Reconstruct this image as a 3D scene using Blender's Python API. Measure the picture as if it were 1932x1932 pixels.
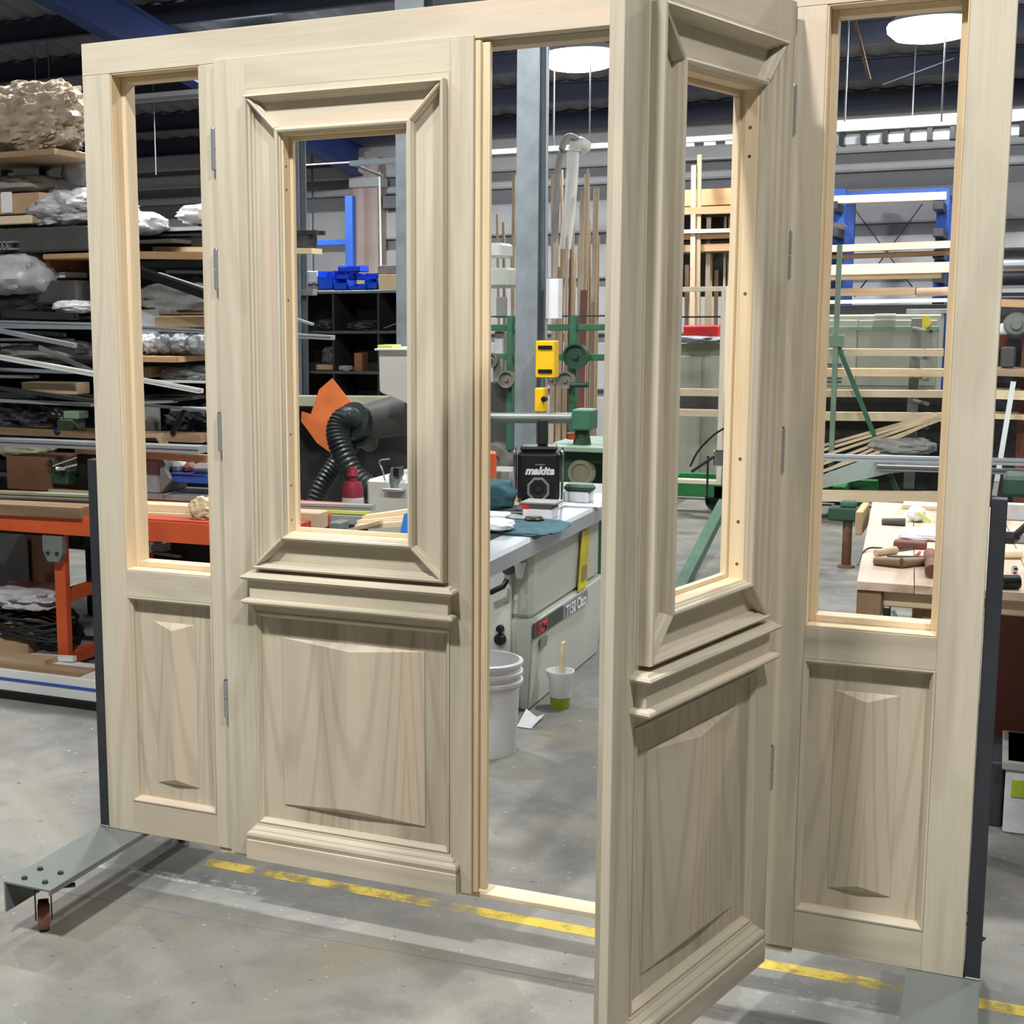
import bpy, bmesh, math, random
from mathutils import Vector, Matrix, noise
for o in list(bpy.data.objects): bpy.data.objects.remove(o)
scene = bpy.context.scene
COL = scene.collection

# ---------------------------------------------------------------- camera
F, CX, CY = 2640.57, 650.0, 966.0           # focal length and principal point in pixels of the 1932 frame
CAM = Vector((2.4021, -3.3803, 1.7223))
RIGHT = Vector((0.9047, 0.4260, -0.0103)).normalized()
FWD = Vector((-0.4229, 0.8947, -0.1439)).normalized()
UP = RIGHT.cross(FWD).normalized()
FWD = UP.cross(RIGHT).normalized()
cd = bpy.data.cameras.new('camera'); cam = bpy.data.objects.new('camera', cd); COL.objects.link(cam)
cam.matrix_world = Matrix(((RIGHT.x, UP.x, -FWD.x, CAM.x), (RIGHT.y, UP.y, -FWD.y, CAM.y), (RIGHT.z, UP.z, -FWD.z, CAM.z), (0, 0, 0, 1)))
cd.sensor_width = 36; cd.lens = F * 36 / 1932; cd.shift_x = (966 - CX) / 1932; cd.clip_end = 100
scene.camera = cam
# ---------------------------------------------------------------- world, exposure
w = bpy.data.worlds.new('world'); scene.world = w; w.use_nodes = True
w.node_tree.nodes['Background'].inputs[0].default_value = (.55, .6, .7, 1); w.node_tree.nodes['Background'].inputs[1].default_value = .05
vs = scene.view_settings
vs.view_transform = 'Standard'; vs.look = 'None'; vs.gamma = 1; vs.use_curve_mapping = False; vs.exposure = 0.02
LAMP_W = 150.0                                # watts of every high-bay lamp (the light sits in the lamp builder)

def ray(px, py): return (RIGHT * ((px - CX) / F) - UP * ((py - CY) / F) + FWD)
def W(px, py, Y):                             # photograph pixel + depth plane Y -> point in the room
    d = ray(px, py); return CAM + d * ((Y - CAM.y) / d.y)
def G(px, py, z=0.0):                         # photograph pixel + height z -> point in the room
    d = ray(px, py); return CAM + d * ((z - CAM.z) / d.z)
def mpp(P): return (P - CAM).dot(FWD) / F     # metres per pixel at P

# ---------------------------------------------------------------- materials
def lin(c):
    f = lambda v: v / 12.92 if v <= .04045 else ((v + .055) / 1.055) ** 2.4
    if isinstance(c, str): c = [int(c[i:i + 2], 16) / 255 for i in (1, 3, 5)]
    return tuple(f(v) for v in c) + (1,)
MATS = {}
def nmat(name):
    m = bpy.data.materials.new(name); m.use_nodes = True; MATS[name] = m
    nt = m.node_tree; b = nt.nodes['Principled BSDF']; return m, nt, b
def N(nt, t, **kw):
    n = nt.nodes.new(t)
    for k, v in kw.items():
        if k in n.inputs: n.inputs[k].default_value = v
        else: setattr(n, k, v)
    return n
def mixc(nt, fac, a, b, mode='MIX'):
    n = nt.nodes.new('ShaderNodeMix'); n.data_type = 'RGBA'; n.blend_type = mode
    for i, v in ((0, fac), (6, a), (7, b)):
        if hasattr(v, 'links'): nt.links.new(v, n.inputs[i])
        elif i == 0: n.inputs[0].default_value = v
        else: n.inputs[i].default_value = v
    return n.outputs[2]
def ramp(nt, fac, stops):
    r = nt.nodes.new('ShaderNodeValToRGB'); nt.links.new(fac, r.inputs[0])
    e = r.color_ramp.elements
    while len(e) < len(stops): e.new(.5)
    for el, (p, c) in zip(e, stops): el.position = p; el.color = c
    return r.outputs[0]
def coords(nt, scale, rnd=True):
    tc = N(nt, 'ShaderNodeTexCoord'); src = tc.outputs['Object']
    if rnd:
        oi = N(nt, 'ShaderNodeObjectInfo'); m = N(nt, 'ShaderNodeVectorMath', operation='SCALE')
        cb = N(nt, 'ShaderNodeCombineXYZ')
        for i in range(3): nt.links.new(oi.outputs['Random'], cb.inputs[i])
        nt.links.new(cb.outputs[0], m.inputs[0]); m.inputs['Scale'].default_value = 37.0
        a = N(nt, 'ShaderNodeVectorMath', operation='ADD'); nt.links.new(src, a.inputs[0]); nt.links.new(m.outputs[0], a.inputs[1]); src = a.outputs[0]
    mp = N(nt, 'ShaderNodeMapping'); mp.inputs['Scale'].default_value = scale; nt.links.new(src, mp.inputs[0])
    return mp.outputs[0]
def plain(name, c, rough=.6, metal=0.0, var=.12, sc=6.0, bump=0.0, spec=.4, c2=None, stretch=(1, 1, 1)):
    m, nt, b = nmat(name)
    co = coords(nt, tuple(sc * s for s in stretch))
    n = N(nt, 'ShaderNodeTexNoise', Scale=1.0, Detail=4.0, Roughness=.6); nt.links.new(co, n.inputs['Vector'])
    base = lin(c); d = lin(c2) if c2 else tuple(v * (1 - var * 1.6) for v in base[:3]) + (1,)
    l = base if c2 else tuple(min(1, v * (1 + var)) for v in base[:3]) + (1,)
    nt.links.new(ramp(nt, n.outputs['Fac'], [(.3, d), (.7, l)]), b.inputs['Base Color'])
    b.inputs['Roughness'].default_value = rough; b.inputs['Metallic'].default_value = metal; b.inputs['Specular IOR Level'].default_value = spec
    if bump:
        bp = N(nt, 'ShaderNodeBump', Strength=bump, Distance=.01); nt.links.new(n.outputs['Fac'], bp.inputs['Height']); nt.links.new(bp.outputs[0], b.inputs['Normal'])
    return m
def wood(name, axis, c1, c2, c3, streak=5.0, along=.5, rings=4.0, fine=.05, rough=.55, warp=.8, ringc=.4, cath=0.0, zone=0.0):
    """c1 body colour, c2 warm zones, c3 cool zones; rings = growth-ring figure, cath = nested arches of flat-sawn boards"""
    m, nt, b = nmat(name); ac = 'y' if axis == 'x' else 'x'
    def sc(a, l): return tuple(l if ax == axis else a for ax in 'xyz')
    co = coords(nt, (1, 1, 1))
    def mp(s):
        q = N(nt, 'ShaderNodeMapping'); q.inputs['Scale'].default_value = s; nt.links.new(co, q.inputs[0]); return q.outputs[0]
    def math_(op, a, c, k=None):
        q = N(nt, 'ShaderNodeMath', operation=op)
        for i, v in enumerate((a, c)):
            if v is None: continue
            if hasattr(v, 'links'): nt.links.new(v, q.inputs[i])
            else: q.inputs[i].default_value = v
        return q.outputs[0]
    n1 = N(nt, 'ShaderNodeTexNoise', Scale=1.0, Detail=3.0, Roughness=.6, Distortion=.3); nt.links.new(mp(sc(streak, along)), n1.inputs['Vector'])
    base = ramp(nt, n1.outputs['Fac'], [(.32, lin(c3)), (.46, lin(c1)), (.56, lin(c1)), (.70, lin(c2))])
    n2 = N(nt, 'ShaderNodeTexNoise', Scale=1.0, Detail=1.5, Roughness=.4, Distortion=warp); nt.links.new(mp(sc(streak * .8, along * 1.0)), n2.inputs['Vector'])
    fig = math_('MULTIPLY', n2.outputs['Fac'], rings)
    if cath:
        sx = N(nt, 'ShaderNodeSeparateXYZ'); nt.links.new(co, sx.inputs[0]); ia = 'xyz'.index(axis); ix = 'xyz'.index(ac)
        pp = math_('PINGPONG', sx.outputs[ix], .25); pp = math_('SUBTRACT', pp, .10); sq = math_('MULTIPLY', pp, pp)
        v = math_('ADD', math_('MULTIPLY', sx.outputs[ia], 1.1), math_('MULTIPLY', sq, -70.0)); fig = math_('ADD', math_('MULTIPLY', fig, .6), math_('MULTIPLY', v, cath))
    si = math_('SINE', math_('MULTIPLY', fig, 6.283), None)
    rg = ramp(nt, si, [(.0, (1.03, 1.02, 1.0, 1)), (.5, (1, 1, 1, 1)), (.95, (.82, .79, .75, 1))])
    c = mixc(nt, ringc, base, rg, 'MULTIPLY')
    n3 = N(nt, 'ShaderNodeTexNoise', Scale=1.0, Detail=2.0); nt.links.new(mp(sc(170, 5)), n3.inputs['Vector'])
    fr = ramp(nt, n3.outputs['Fac'], [(.3, (1 - fine * 1.5,) * 3 + (1,)), (.65, (1, 1, 1, 1))])
    c = mixc(nt, 1.0, c, fr, 'MULTIPLY')
    nt.links.new(c, b.inputs['Base Color']); b.inputs['Roughness'].default_value = rough; b.inputs['Specular IOR Level'].default_value = .3
    return m
J = ('#ccc3ae', '#d8c0ab', '#aba48f')
wood('joinery_z', 'z', *J, streak=6, rings=5, ringc=.5); wood('joinery_x', 'x', *J, streak=6, rings=5, ringc=.5)
wood('joinery_panel', 'z', '#c6bba5', '#d2bfa9', '#a99e8b', streak=5, along=.4, rings=3, ringc=.6, warp=1.0, cath=2.2)
P_ = ('#e6d2b0', '#ecdcc0', '#d8bf98')
wood('pine_z', 'z', *P_, fine=.06, ringc=.3); wood('pine_x', 'x', *P_, fine=.06, ringc=.3); wood('pine_y', 'y', *P_, fine=.06, ringc=.3)
wood('timber_x', 'x', '#bda88a', '#cdbb9f', '#9d876a'); wood('timber_z', 'z', '#b39c7c', '#c4b092', '#87705a'); wood('timber_y', 'y', '#c2a880', '#d2bb98', '#a58a64')
wood('oldwood_x', 'x', '#9c8468', '#ae967a', '#77614a'); wood('oldwood_z', 'z', '#8a6f58', '#9d8268', '#66503d'); wood('oldwood_y', 'y', '#9c8468', '#b09a80', '#77614a')
wood('bench_y', 'y', '#c9b5a2', '#d6c8ba', '#a89078', streak=7); wood('palebatten', 'x', '#dccbac', '#e6d9be', '#c9b48c', ringc=.2); wood('strip_z', 'z', '#b7a690', '#cabca6', '#8d7a68')
wood('ply_x', 'x', '#c4a27a', '#cfb08a', '#b08c62', ringc=.2); wood('frame_pale', 'z', '#f0e4cc', '#f5ecd8', '#e2d2b2', ringc=.15); wood('redwood_z', 'z', '#7d4f3e', '#8d5d48', '#5f3a2e')
plain('steel_dark', '#3b3d42', .45, .3, .15); plain('steel_grey', '#7c837f', .4, .3, .08, 3); plain('galv', '#8d969c', .42, .35, .12, 7); plain('chrome', '#c9ccd0', .18, 1.0, .03); plain('hinge_steel', '#a9acae', .32, .55, .06)
plain('alu', '#b4bbc0', .38, .55, .05, 3); plain('alu_dull', '#8f9497', .45, .5, .1, 3); plain('white_paint', '#d6dad6', .45, 0, .04, 3); plain('machine_white', '#c9cec4', .4, 0, .05, 3)
plain('blue_paint', '#2f56a8', .4, 0, .1, 4); plain('navy_paint', '#253250', .45, 0, .2, 5); plain('blue_bin', '#1b4fd0', .35, 0, .06); plain('rafter_blue', '#2c4380', .5, 0, .12, 2)
plain('orange_paint', '#c9572f', .45, 0, .1, 5); plain('orange_shaded', '#b8462a', .5, 0, .12); plain('orange_ply', '#cf6f3a', .55, 0, .1, 9); plain('purlin_dark', '#4a4f62', .6, .2, .1, 2)
plain('black_plastic', '#17191a', .35, 0, .1); plain('rubber', '#232424', .7, 0, .15); plain('charcoal', '#4a4a49', .6, 0, .15, 5); plain('dark_shelf', '#2b2b2b', .6, 0, .2, 6)
plain('green_paint', '#3d6a52', .45, 0, .14, 6); plain('green_bright', '#2f7a45', .45, 0, .12, 6); plain('green_pale', '#7f9884', .5, 0, .1); plain('green_deep', '#2c4a39', .5, 0, .15)
plain('cabinet_grey', '#a5aa9b', .5, 0, .06, 2); plain('cardboard', '#b79a78', .8, 0, .1, 5); plain('cardboard_pale', '#d9c39c', .8, 0, .06, 5); plain('brown_board', '#6b4c36', .7, 0, .2, 3)
plain('plastic_wrap', '#a79a86', .22, 0, .25, 14, .35); plain('plastic_white', '#bfc0c3', .25, 0, .14, 12, .35); plain('plastic_sheet', '#c2c6cc', .4, 0, .12, 9, .3); plain('dustgrey', '#8f8f8c', .8, 0, .14, 7)
plain('yellow_plastic', '#f0bf22', .4, 0, .04); plain('yellow_sticker', '#e0d23a', .5, 0, .15, 14); plain('red_plastic', '#c02a2a', .4, 0, .1); plain('maroon', '#8a2b3b', .45, 0, .1); plain('redbrown', '#6d3e35', .6, 0, .15, 3)
plain('bucket_white', '#dcdedf', .4, 0, .03, 3); plain('lime', '#93a52c', .45, 0, .15, 10); plain('teal_cloth', '#365a63', .9, 0, .25, 16, .4); plain('white_cloth', '#e6ebec', .85, 0, .05, 9, .3); plain('cream_cloth', '#c9bd98', .85, 0, .15, 12, .4)
plain('paper', '#e2e4e8', .7, 0, .03); plain('grey_bag', '#8e949a', .5, 0, .16, 10, .4); plain('dark_clutter', '#33343a', .6, 0, .4, 14); plain('rust', '#74543d', .7, 0, .25, 14); plain('brass', '#b9a05a', .35, .8, .1)
plain('duct_grey', '#8a8f90', .35, .4, .12, 4); plain('hose_black', '#2a3432', .42, 0, .1); plain('wheel_grey', '#77736a', .7, 0, .2, 9); plain('caster_red', '#8c5a50', .55, 0, .15, 9); plain('caster_navy', '#252a48', .45, .2, .15)
plain('red_logo', '#d0443c', .5, 0, .02); plain('grey_logo', '#7d8284', .5, 0, .03); plain('letter_white', '#e4e6e6', .5, 0, .02); plain('khaki', '#9c9c84', .5, 0, .1); plain('blue_bright', '#3b86e8', .4, 0, .06); plain('yellowgreen', '#c6cf62', .5, 0, .1)
plain('peach_board', '#d2b39a', .6, 0, .08, 4); plain('tan_board', '#b08f68', .7, 0, .12, 4); plain('terracotta', '#8d5a44', .7, 0, .15, 6); plain('glass_green', '#aab8b0', .1, 0, .05)
plain('wall_light', '#c3c5c8', .8, 0, .06, 1.3); plain('wall_groove', '#808285', .9, 0, .06, 1.5); plain('wall_shop', '#8b8c8c', .8, 0, .06, 1.3); plain('roof_sheet', '#85858a', .7, 0, .12, 1.0); plain('column_red', '#cdc7c2', .7, 0, .1, 2.0, c2='#a08078', stretch=(5, 5, .05))
def concrete():
    m, nt, b = nmat('concrete')
    tc = N(nt, 'ShaderNodeTexCoord'); P = tc.outputs['Object']
    def noi(s, det, rough=.6, dist=0.0, st=(1, 1, 1)):
        mp = N(nt, 'ShaderNodeMapping'); mp.inputs['Scale'].default_value = st; nt.links.new(P, mp.inputs[0])
        n = N(nt, 'ShaderNodeTexNoise', Scale=s, Detail=det, Roughness=rough, Distortion=dist); nt.links.new(mp.outputs[0], n.inputs['Vector']); return n.outputs['Fac']
    base = ramp(nt, noi(1.1, 5), [(.3, lin('#686965')), (.48, lin('#82827d')), (.68, lin('#9a978e'))])
    stain = ramp(nt, noi(3.2, 6, .65, .4), [(.36, (.66, .66, .66, 1)), (.54, (1, 1, 1, 1))])
    c = mixc(nt, .75, base, stain, 'MULTIPLY')
    tan = ramp(nt, noi(1.6, 5, .65), [(.54, (0, 0, 0, 1)), (.78, (1, 1, 1, 1))]); c = mixc(nt, tan, c, lin('#8d8770'))
    sp = ramp(nt, noi(46, 2, .5), [(.70, (0, 0, 0, 1)), (.74, (1, 1, 1, 1))]); c = mixc(nt, sp, c, lin('#b3b1a9'))
    sp2 = ramp(nt, noi(31, 2, .5), [(.25, (1, 1, 1, 1)), (.29, (0, 0, 0, 1))]); c = mixc(nt, sp2, c, lin('#5a5954'))
    fine = ramp(nt, noi(150, 2), [(.3, (.88, .88, .88, 1)), (.7, (1.05, 1.05, 1.05, 1))]); c = mixc(nt, 1.0, c, fine, 'MULTIPLY')
    nt.links.new(c, b.inputs['Base Color']); b.inputs['Roughness'].default_value = .62; b.inputs['Specular IOR Level'].default_value = .35
    bp = N(nt, 'ShaderNodeBump', Strength=.15, Distance=.004); nt.links.new(noi(60, 3), bp.inputs['Height']); nt.links.new(bp.outputs[0], b.inputs['Normal'])
def worn(name, c, lo, hi):                    # worn floor paint: broken up, with the slab showing through
    m, nt, b = nmat(name); tc = N(nt, 'ShaderNodeTexCoord')
    n = N(nt, 'ShaderNodeTexNoise', Scale=7.0, Detail=6.0, Roughness=.7); nt.links.new(tc.outputs['Object'], n.inputs['Vector'])
    r = ramp(nt, n.outputs['Fac'], [(lo, (0, 0, 0, 1)), (hi, (1, 1, 1, 1))])
    nt.links.new(r, b.inputs['Alpha']); b.inputs['Base Color'].default_value = lin(c); b.inputs['Roughness'].default_value = .6
concrete(); worn('paint_yellow', '#cfb63c', .40, .56); worn('paint_white', '#bcbcb6', .44, .62)
m, nt, b = nmat('lamp_glow'); b.inputs['Emission Color'].default_value = (.93, .96, 1, 1); b.inputs['Emission Strength'].default_value = 20.0

# ---------------------------------------------------------------- mesh builder
class MB:
    def __init__(s): s.v = []; s.f = []; s.sm = []
    def add(s, vs, fs, smooth=False):
        o = len(s.v); s.v += [Vector(v) for v in vs]; s.f += [tuple(i + o for i in f) for f in fs]; s.sm += [smooth] * len(fs); return s
    def box(s, x0, x1, y0, y1, z0, z1, c=0.0):
        if c <= 0:
            return s.add([(x, y, z) for z in (z0, z1) for y in (y0, y1) for x in (x0, x1)], [(0, 2, 3, 1), (4, 5, 7, 6), (0, 1, 5, 4), (2, 6, 7, 3), (0, 4, 6, 2), (1, 3, 7, 5)])
        bm = bmesh.new(); bmesh.ops.create_cube(bm, size=1)
        for v in bm.verts: v.co = ((x0 + x1) / 2 + v.co.x * (x1 - x0), (y0 + y1) / 2 + v.co.y * (y1 - y0), (z0 + z1) / 2 + v.co.z * (z1 - z0))
        c = min(c, .45 * min(abs(x1 - x0), abs(y1 - y0), abs(z1 - z0)))
        bmesh.ops.bevel(bm, geom=list(bm.edges), offset=c, segments=1, affect='EDGES')
        s.frombm(bm); bm.free(); return s
    def frombm(s, bm, smooth=False):
        bm.verts.index_update(); s.add([v.co.copy() for v in bm.verts], [[v.index for v in f.verts] for f in bm.faces], smooth)
    def sweep(s, pts, prof, closed=True, up=None, smooth=False, cap=True):
        """prof (a, b) pairs swept along pts; a along the side vector, b along up"""
        pts = [Vector(p) for p in pts]; n = len(prof); rings = []
        for i, p in enumerate(pts):
            t = (pts[min(i + 1, len(pts) - 1)] - pts[max(i - 1, 0)]).normalized()
            u = Vector(up) if up else Vector((0, 0, 1))
            if abs(t.dot(u)) > .95: u = Vector((0, 1, 0)) if abs(t.y) < .9 else Vector((1, 0, 0))
            side = t.cross(u).normalized(); u2 = side.cross(t).normalized()
            rings.append([p + side * a + u2 * b for a, b in prof])
        vs = [v for r in rings for v in r]; fs = []
        for i in range(len(pts) - 1):
            for k in range(n if closed else n - 1):
                k2 = (k + 1) % n; fs.append((i * n + k, i * n + k2, (i + 1) * n + k2, (i + 1) * n + k))
        s.add(vs, fs, smooth)
        if cap and closed:
            o = len(s.v) - len(vs); s.f += [tuple(o + k for k in reversed(range(n))), tuple(o + (len(pts) - 1) * n + k for k in range(n))]; s.sm += [False, False]
        return s
    def tube(s, pts, r, n=10, smooth=True, cap=True):
        return s.sweep(pts, [(r * math.cos(2 * math.pi * k / n), r * math.sin(2 * math.pi * k / n)) for k in range(n)], True, None, smooth, cap)
    def cone(s, p0, p1, r0, r1, n=20, smooth=True):
        p0, p1 = Vector(p0), Vector(p1); t = (p1 - p0).normalized(); a = t.orthogonal().normalized(); b = t.cross(a)
        vs = [p + (a * math.cos(2 * math.pi * k / n) + b * math.sin(2 * math.pi * k / n)) * r for p, r in ((p0, r0), (p1, r1)) for k in range(n)]
        s.add(vs, [(k, (k + 1) % n, n + (k + 1) % n, n + k) for k in range(n)], smooth)
        o = len(s.v) - 2 * n; s.f += [tuple(o + k for k in reversed(range(n))), tuple(o + n + k for k in range(n))]; s.sm += [False, False]; return s
    def lathe(s, c, prof, n=24, axis='z', smooth=True):
        c = Vector(c); vs = []; m = len(prof)
        for k in range(n):
            a = 2 * math.pi * k / n
            for r, h in prof:
                q = {'z': (r * math.cos(a), r * math.sin(a), h), 'y': (r * math.cos(a), h, r * math.sin(a)), 'x': (h, r * math.cos(a), r * math.sin(a))}[axis]
                vs.append(c + Vector(q))
        return s.add(vs, [(k * m + i, ((k + 1) % n) * m + i, ((k + 1) % n) * m + i + 1, k * m + i + 1) for k in range(n) for i in range(m - 1)], smooth)
    def prism(s, poly, axis, a0, a1):
        """polygon in the plane across axis, pulled from a0 to a1"""
        def q(p, a): return {'x': (a, p[0], p[1]), 'y': (p[0], a, p[1]), 'z': (p[0], p[1], a)}[axis]
        n = len(poly); vs = [q(p, a0) for p in poly] + [q(p, a1) for p in poly]
        return s.add(vs, [tuple(range(n)), tuple(reversed(range(n, 2 * n)))] + [(k, n + k, n + (k + 1) % n, (k + 1) % n) for k in range(n)])
    def lump(s, c, size, seed=0, amp=.12, freq=2.2, p=3.0, n=14, flat=True):
        """soft wrapped or crumpled body with folds, flat underneath"""
        bm = bmesh.new(); bmesh.ops.create_cube(bm, size=2); bmesh.ops.subdivide_edges(bm, edges=list(bm.edges), cuts=n, use_grid_fill=True)
        c = Vector(c); h = Vector(size) / 2; off = Vector((seed * 7.3, seed * 3.1, seed * 1.7))
        for v in bm.verts:
            d = v.co.copy(); L = (abs(d.x) ** p + abs(d.y) ** p + abs(d.z) ** p) ** (1 / p); d = d / L
            k = 1 + amp * noise.noise(d * freq + off) + amp * .6 * (abs(noise.noise(d * freq * 2.4 + off * 1.7)) - .25) + amp * .3 * noise.noise(d * freq * 6 + off)
            q = Vector((d.x * h.x, d.y * h.y, d.z * h.z)) * k
            if flat: q.z = max(q.z, -h.z)
            v.co = c + q
        s.frombm(bm, True); bm.free(); return s
    def build(s, name, mat, parent=None, origin=None, smooth=None, bevel=0.0, xf=None):
        if parent is not None: org = Vector(parent['_org']) if origin is None else Vector(origin)
        elif origin is not None: org = Vector(origin)
        else:
            xs = [v.x for v in s.v]; ys = [v.y for v in s.v]; zs = [v.z for v in s.v]; org = Vector(((min(xs) + max(xs)) / 2, (min(ys) + max(ys)) / 2, min(zs)))
        me = bpy.data.meshes.new(name); me.from_pydata([v - org for v in s.v], [], s.f)
        bm = bmesh.new(); bm.from_mesh(me); bmesh.ops.remove_doubles(bm, verts=bm.verts, dist=1e-6); bmesh.ops.recalc_face_normals(bm, faces=bm.faces)
        if bevel:
            es = [e for e in bm.edges if len(e.link_faces) == 2 and e.calc_face_angle(0) > .6]
            bmesh.ops.bevel(bm, geom=es, offset=bevel, segments=2, affect='EDGES', clamp_overlap=True)
        bm.to_mesh(me); bm.free()
        if any(s.sm) or smooth:
            me.polygons.foreach_set('use_smooth', [True] * len(me.polygons))
            try: me.set_sharp_from_angle(angle=math.radians(40))
            except Exception: pass
        me.materials.append(MATS[mat]); o = bpy.data.objects.new(name, me); COL.objects.link(o)
        if parent is not None: o.parent = parent; o.location = org - Vector(parent['_org'])
        else: o.location = org
        o['_org'] = tuple(org)
        return o
ALL = []
def tag(o, label, cat, group=None):
    o['label'] = label; o['category'] = cat
    if group: o['group'] = group
    return o
def struct(o): o['kind'] = 'structure'; return o
def empty(name, loc, label=None, cat=None, group=None):
    o = bpy.data.objects.new(name, None); COL.objects.link(o); o.location = loc; o.empty_display_size = .1; o['_org'] = tuple(loc)
    if label: tag(o, label, cat, group)
    return o
def text(name, s, mat, parent, size, M, depth=.001, shear=0.0, bold=0.0):
    c = bpy.data.curves.new('t', 'FONT'); c.body = s; c.size = size; c.extrude = depth; c.shear = shear; c.offset = bold; c.align_x = 'CENTER'; c.align_y = 'CENTER'
    t = bpy.data.objects.new('t', c); COL.objects.link(t); bpy.context.view_layer.update()
    me = bpy.data.meshes.new_from_object(t.evaluated_get(bpy.context.evaluated_depsgraph_get())); bpy.data.objects.remove(t); bpy.data.curves.remove(c)
    me.transform(Matrix.Translation(-Vector(parent['_org'])) @ M); me.materials.clear(); me.materials.append(MATS[mat])
    o = bpy.data.objects.new(name, me); COL.objects.link(o); o.parent = parent; return o

# pixel-measured helpers: extents read off the photograph at a given depth plane, depth and section in metres
def ext(x0, y0, x1, y1, Y):
    my, mx = (y0 + y1) / 2, (x0 + x1) / 2
    return W(x0, my, Y).x, W(x1, my, Y).x, W(mx, y1, Y).z, W(mx, y0, Y).z
def X(name, label, cat, mat, x0, y0, x1, y1, Y, dep, c=.004, group=None, parent=None, drop=None):
    a, b, lo, hi = ext(x0, y0, x1, y1, Y)
    if drop is not None: lo = drop
    o = MB().box(a, b, Y, Y + dep, lo, hi, c).build(name, mat, parent)
    if parent is None: tag(o, label, cat, group)
    return o
PROF = {
 'box': lambda w, h: [(-w / 2, -h / 2), (w / 2, -h / 2), (w / 2, h / 2), (-w / 2, h / 2)],
 'chan': lambda w, h: [(-w / 2, -h / 2), (w / 2, -h / 2), (w / 2, h / 2), (w * .3, h / 2), (w * .3, -h * .3), (-w * .3, -h * .3), (-w * .3, h / 2), (-w / 2, h / 2)],
 'grv': lambda w, h: [(-w / 2, -h / 2), (w / 2, -h / 2), (w / 2, -h * .12), (w * .36, -h * .12), (w * .36, h * .1), (w / 2, h * .1), (w / 2, h / 2), (-w / 2, h / 2)],
 'ang': lambda w, h: [(-w / 2, -h / 2), (w / 2, -h / 2), (w / 2, h / 2), (w * .36, h / 2), (w * .36, -h * .3), (-w / 2, -h * .3)],
}
def B(name, label, cat, mat, p0, p1, Y, th, dep, prof='box', Y1=None, group=None, parent=None):
    """straight member between two pixels; th = visible thickness in pixels, dep = its width in metres"""
    a, b = W(p0[0], p0[1], Y), W(p1[0], p1[1], Y if Y1 is None else Y1); h = th * mpp((a + b) / 2)
    u = (b - a).normalized(); up = Vector((0, 0, 1)) if abs(u.z) < .7 else Vector((1, 0, 0))
    if prof == 'tube': m = MB().tube([a, b], h / 2, 12)
    else: m = MB().sweep([a, b], PROF[prof](dep, h), up=up)
    o = m.build(name, mat, parent)
    if parent is None: tag(o, label, cat, group)
    return o
def L(name, label, cat, mat, x0, y0, x1, y1, Y, dep, seed=1, amp=.14, p=3.0, freq=2.2, group=None, n=12):
    a, b, lo, hi = ext(x0, y0, x1, y1, Y)
    o = MB().lump(((a + b) / 2, Y + dep / 2, (lo + hi) / 2), (b - a, dep, hi - lo), seed, amp, freq, p, n).build(name, mat)
    return tag(o, label, cat, group)
# ================================================================ the building
ZR = lambda y: 3.95 + .15 * (13.5 - y)        # roof line
fl = struct(MB().box(-14, 12, -12, 13.5, -.2, 0).build('floor', 'concrete', origin=(0, 0, 0)))
def fpatch(name, mat, pts, z=.0006):
    o = MB().add([(x, y, z) for x, y in pts], [tuple(range(len(pts)))]).build(name, mat, origin=(0, 0, 0)); o.parent = fl; return o
fpatch('yellow_line', 'paint_yellow', [(.2, .205), (2.55, .205), (2.55, .262), (.2, .262)])
for a, b in ((-.1, .46), (1.75, 2.5)): fpatch('white_line', 'paint_white', [(a, .06), (b, .07), (b, .125), (a, .105)])
fpatch('yellow_line', 'paint_yellow', [(2.62, -.1), (2.9, -.1), (2.9, -.04), (2.62, -.04)])
qa, qb = G(0, 1464), G(185, 1380); dv = (qb - qa); qa = qa - dv * 2; fpatch('slab_joint', 'wall_groove', [(qa.x, qa.y), (qb.x + dv.x, qb.y + dv.y), (qb.x + dv.x, qb.y + dv.y + .008), (qa.x, qa.y + .008)], .0005)
fpatch('slab_joint', 'wall_groove', [(-1, -.19), (2.0, -.05), (2.0, -.045), (-1, -.184)], .0005)
# back wall: precast courses with recessed dark grooves between them
wb = struct(MB().box(-14, 12, 13.56, 13.8, 0, 4.3).build('wall_back', 'wall_groove'))
edges = [(0, .62), (.70, 1.28), (1.38, 1.95), (2.05, 2.46), (2.60, 2.98), (3.17, 3.26), (3.38, 3.56), (3.62, 4.05)]
for lo, hi in edges:
    for x in range(-14, 12, 4): MB().box(x + .01, x + 3.99, 13.48, 13.58, lo, hi, .02).build('wall_panel', 'wall_light', wb)
struct(MB().box(-14.2, -14, -12, 13.8, 0, 7.9).build('wall_left', 'wall_shop')); struct(MB().box(12, 12.2, -12, 13.8, 0, 7.9).build('wall_right', 'wall_shop'))
struct(MB().box(-14, 12, -12.2, -12, 0, 7.9).build('wall_front', 'wall_shop'))
ce = MB()
prof = []; y = 0
xs = [-14 + .13 * i for i in range(201)]
vs = []; fs = []
for i, x in enumerate(xs):
    dz = .03 if i % 2 else 0
    vs += [(x, -12, ZR(-12) + dz), (x, 13.8, ZR(13.8) + dz)]
for i in range(len(xs) - 1): fs.append((2 * i, 2 * i + 2, 2 * i + 3, 2 * i + 1))
ceil = struct(MB().add(vs, fs).build('ceiling', 'roof_sheet', origin=(0, 0, 0)))
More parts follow.
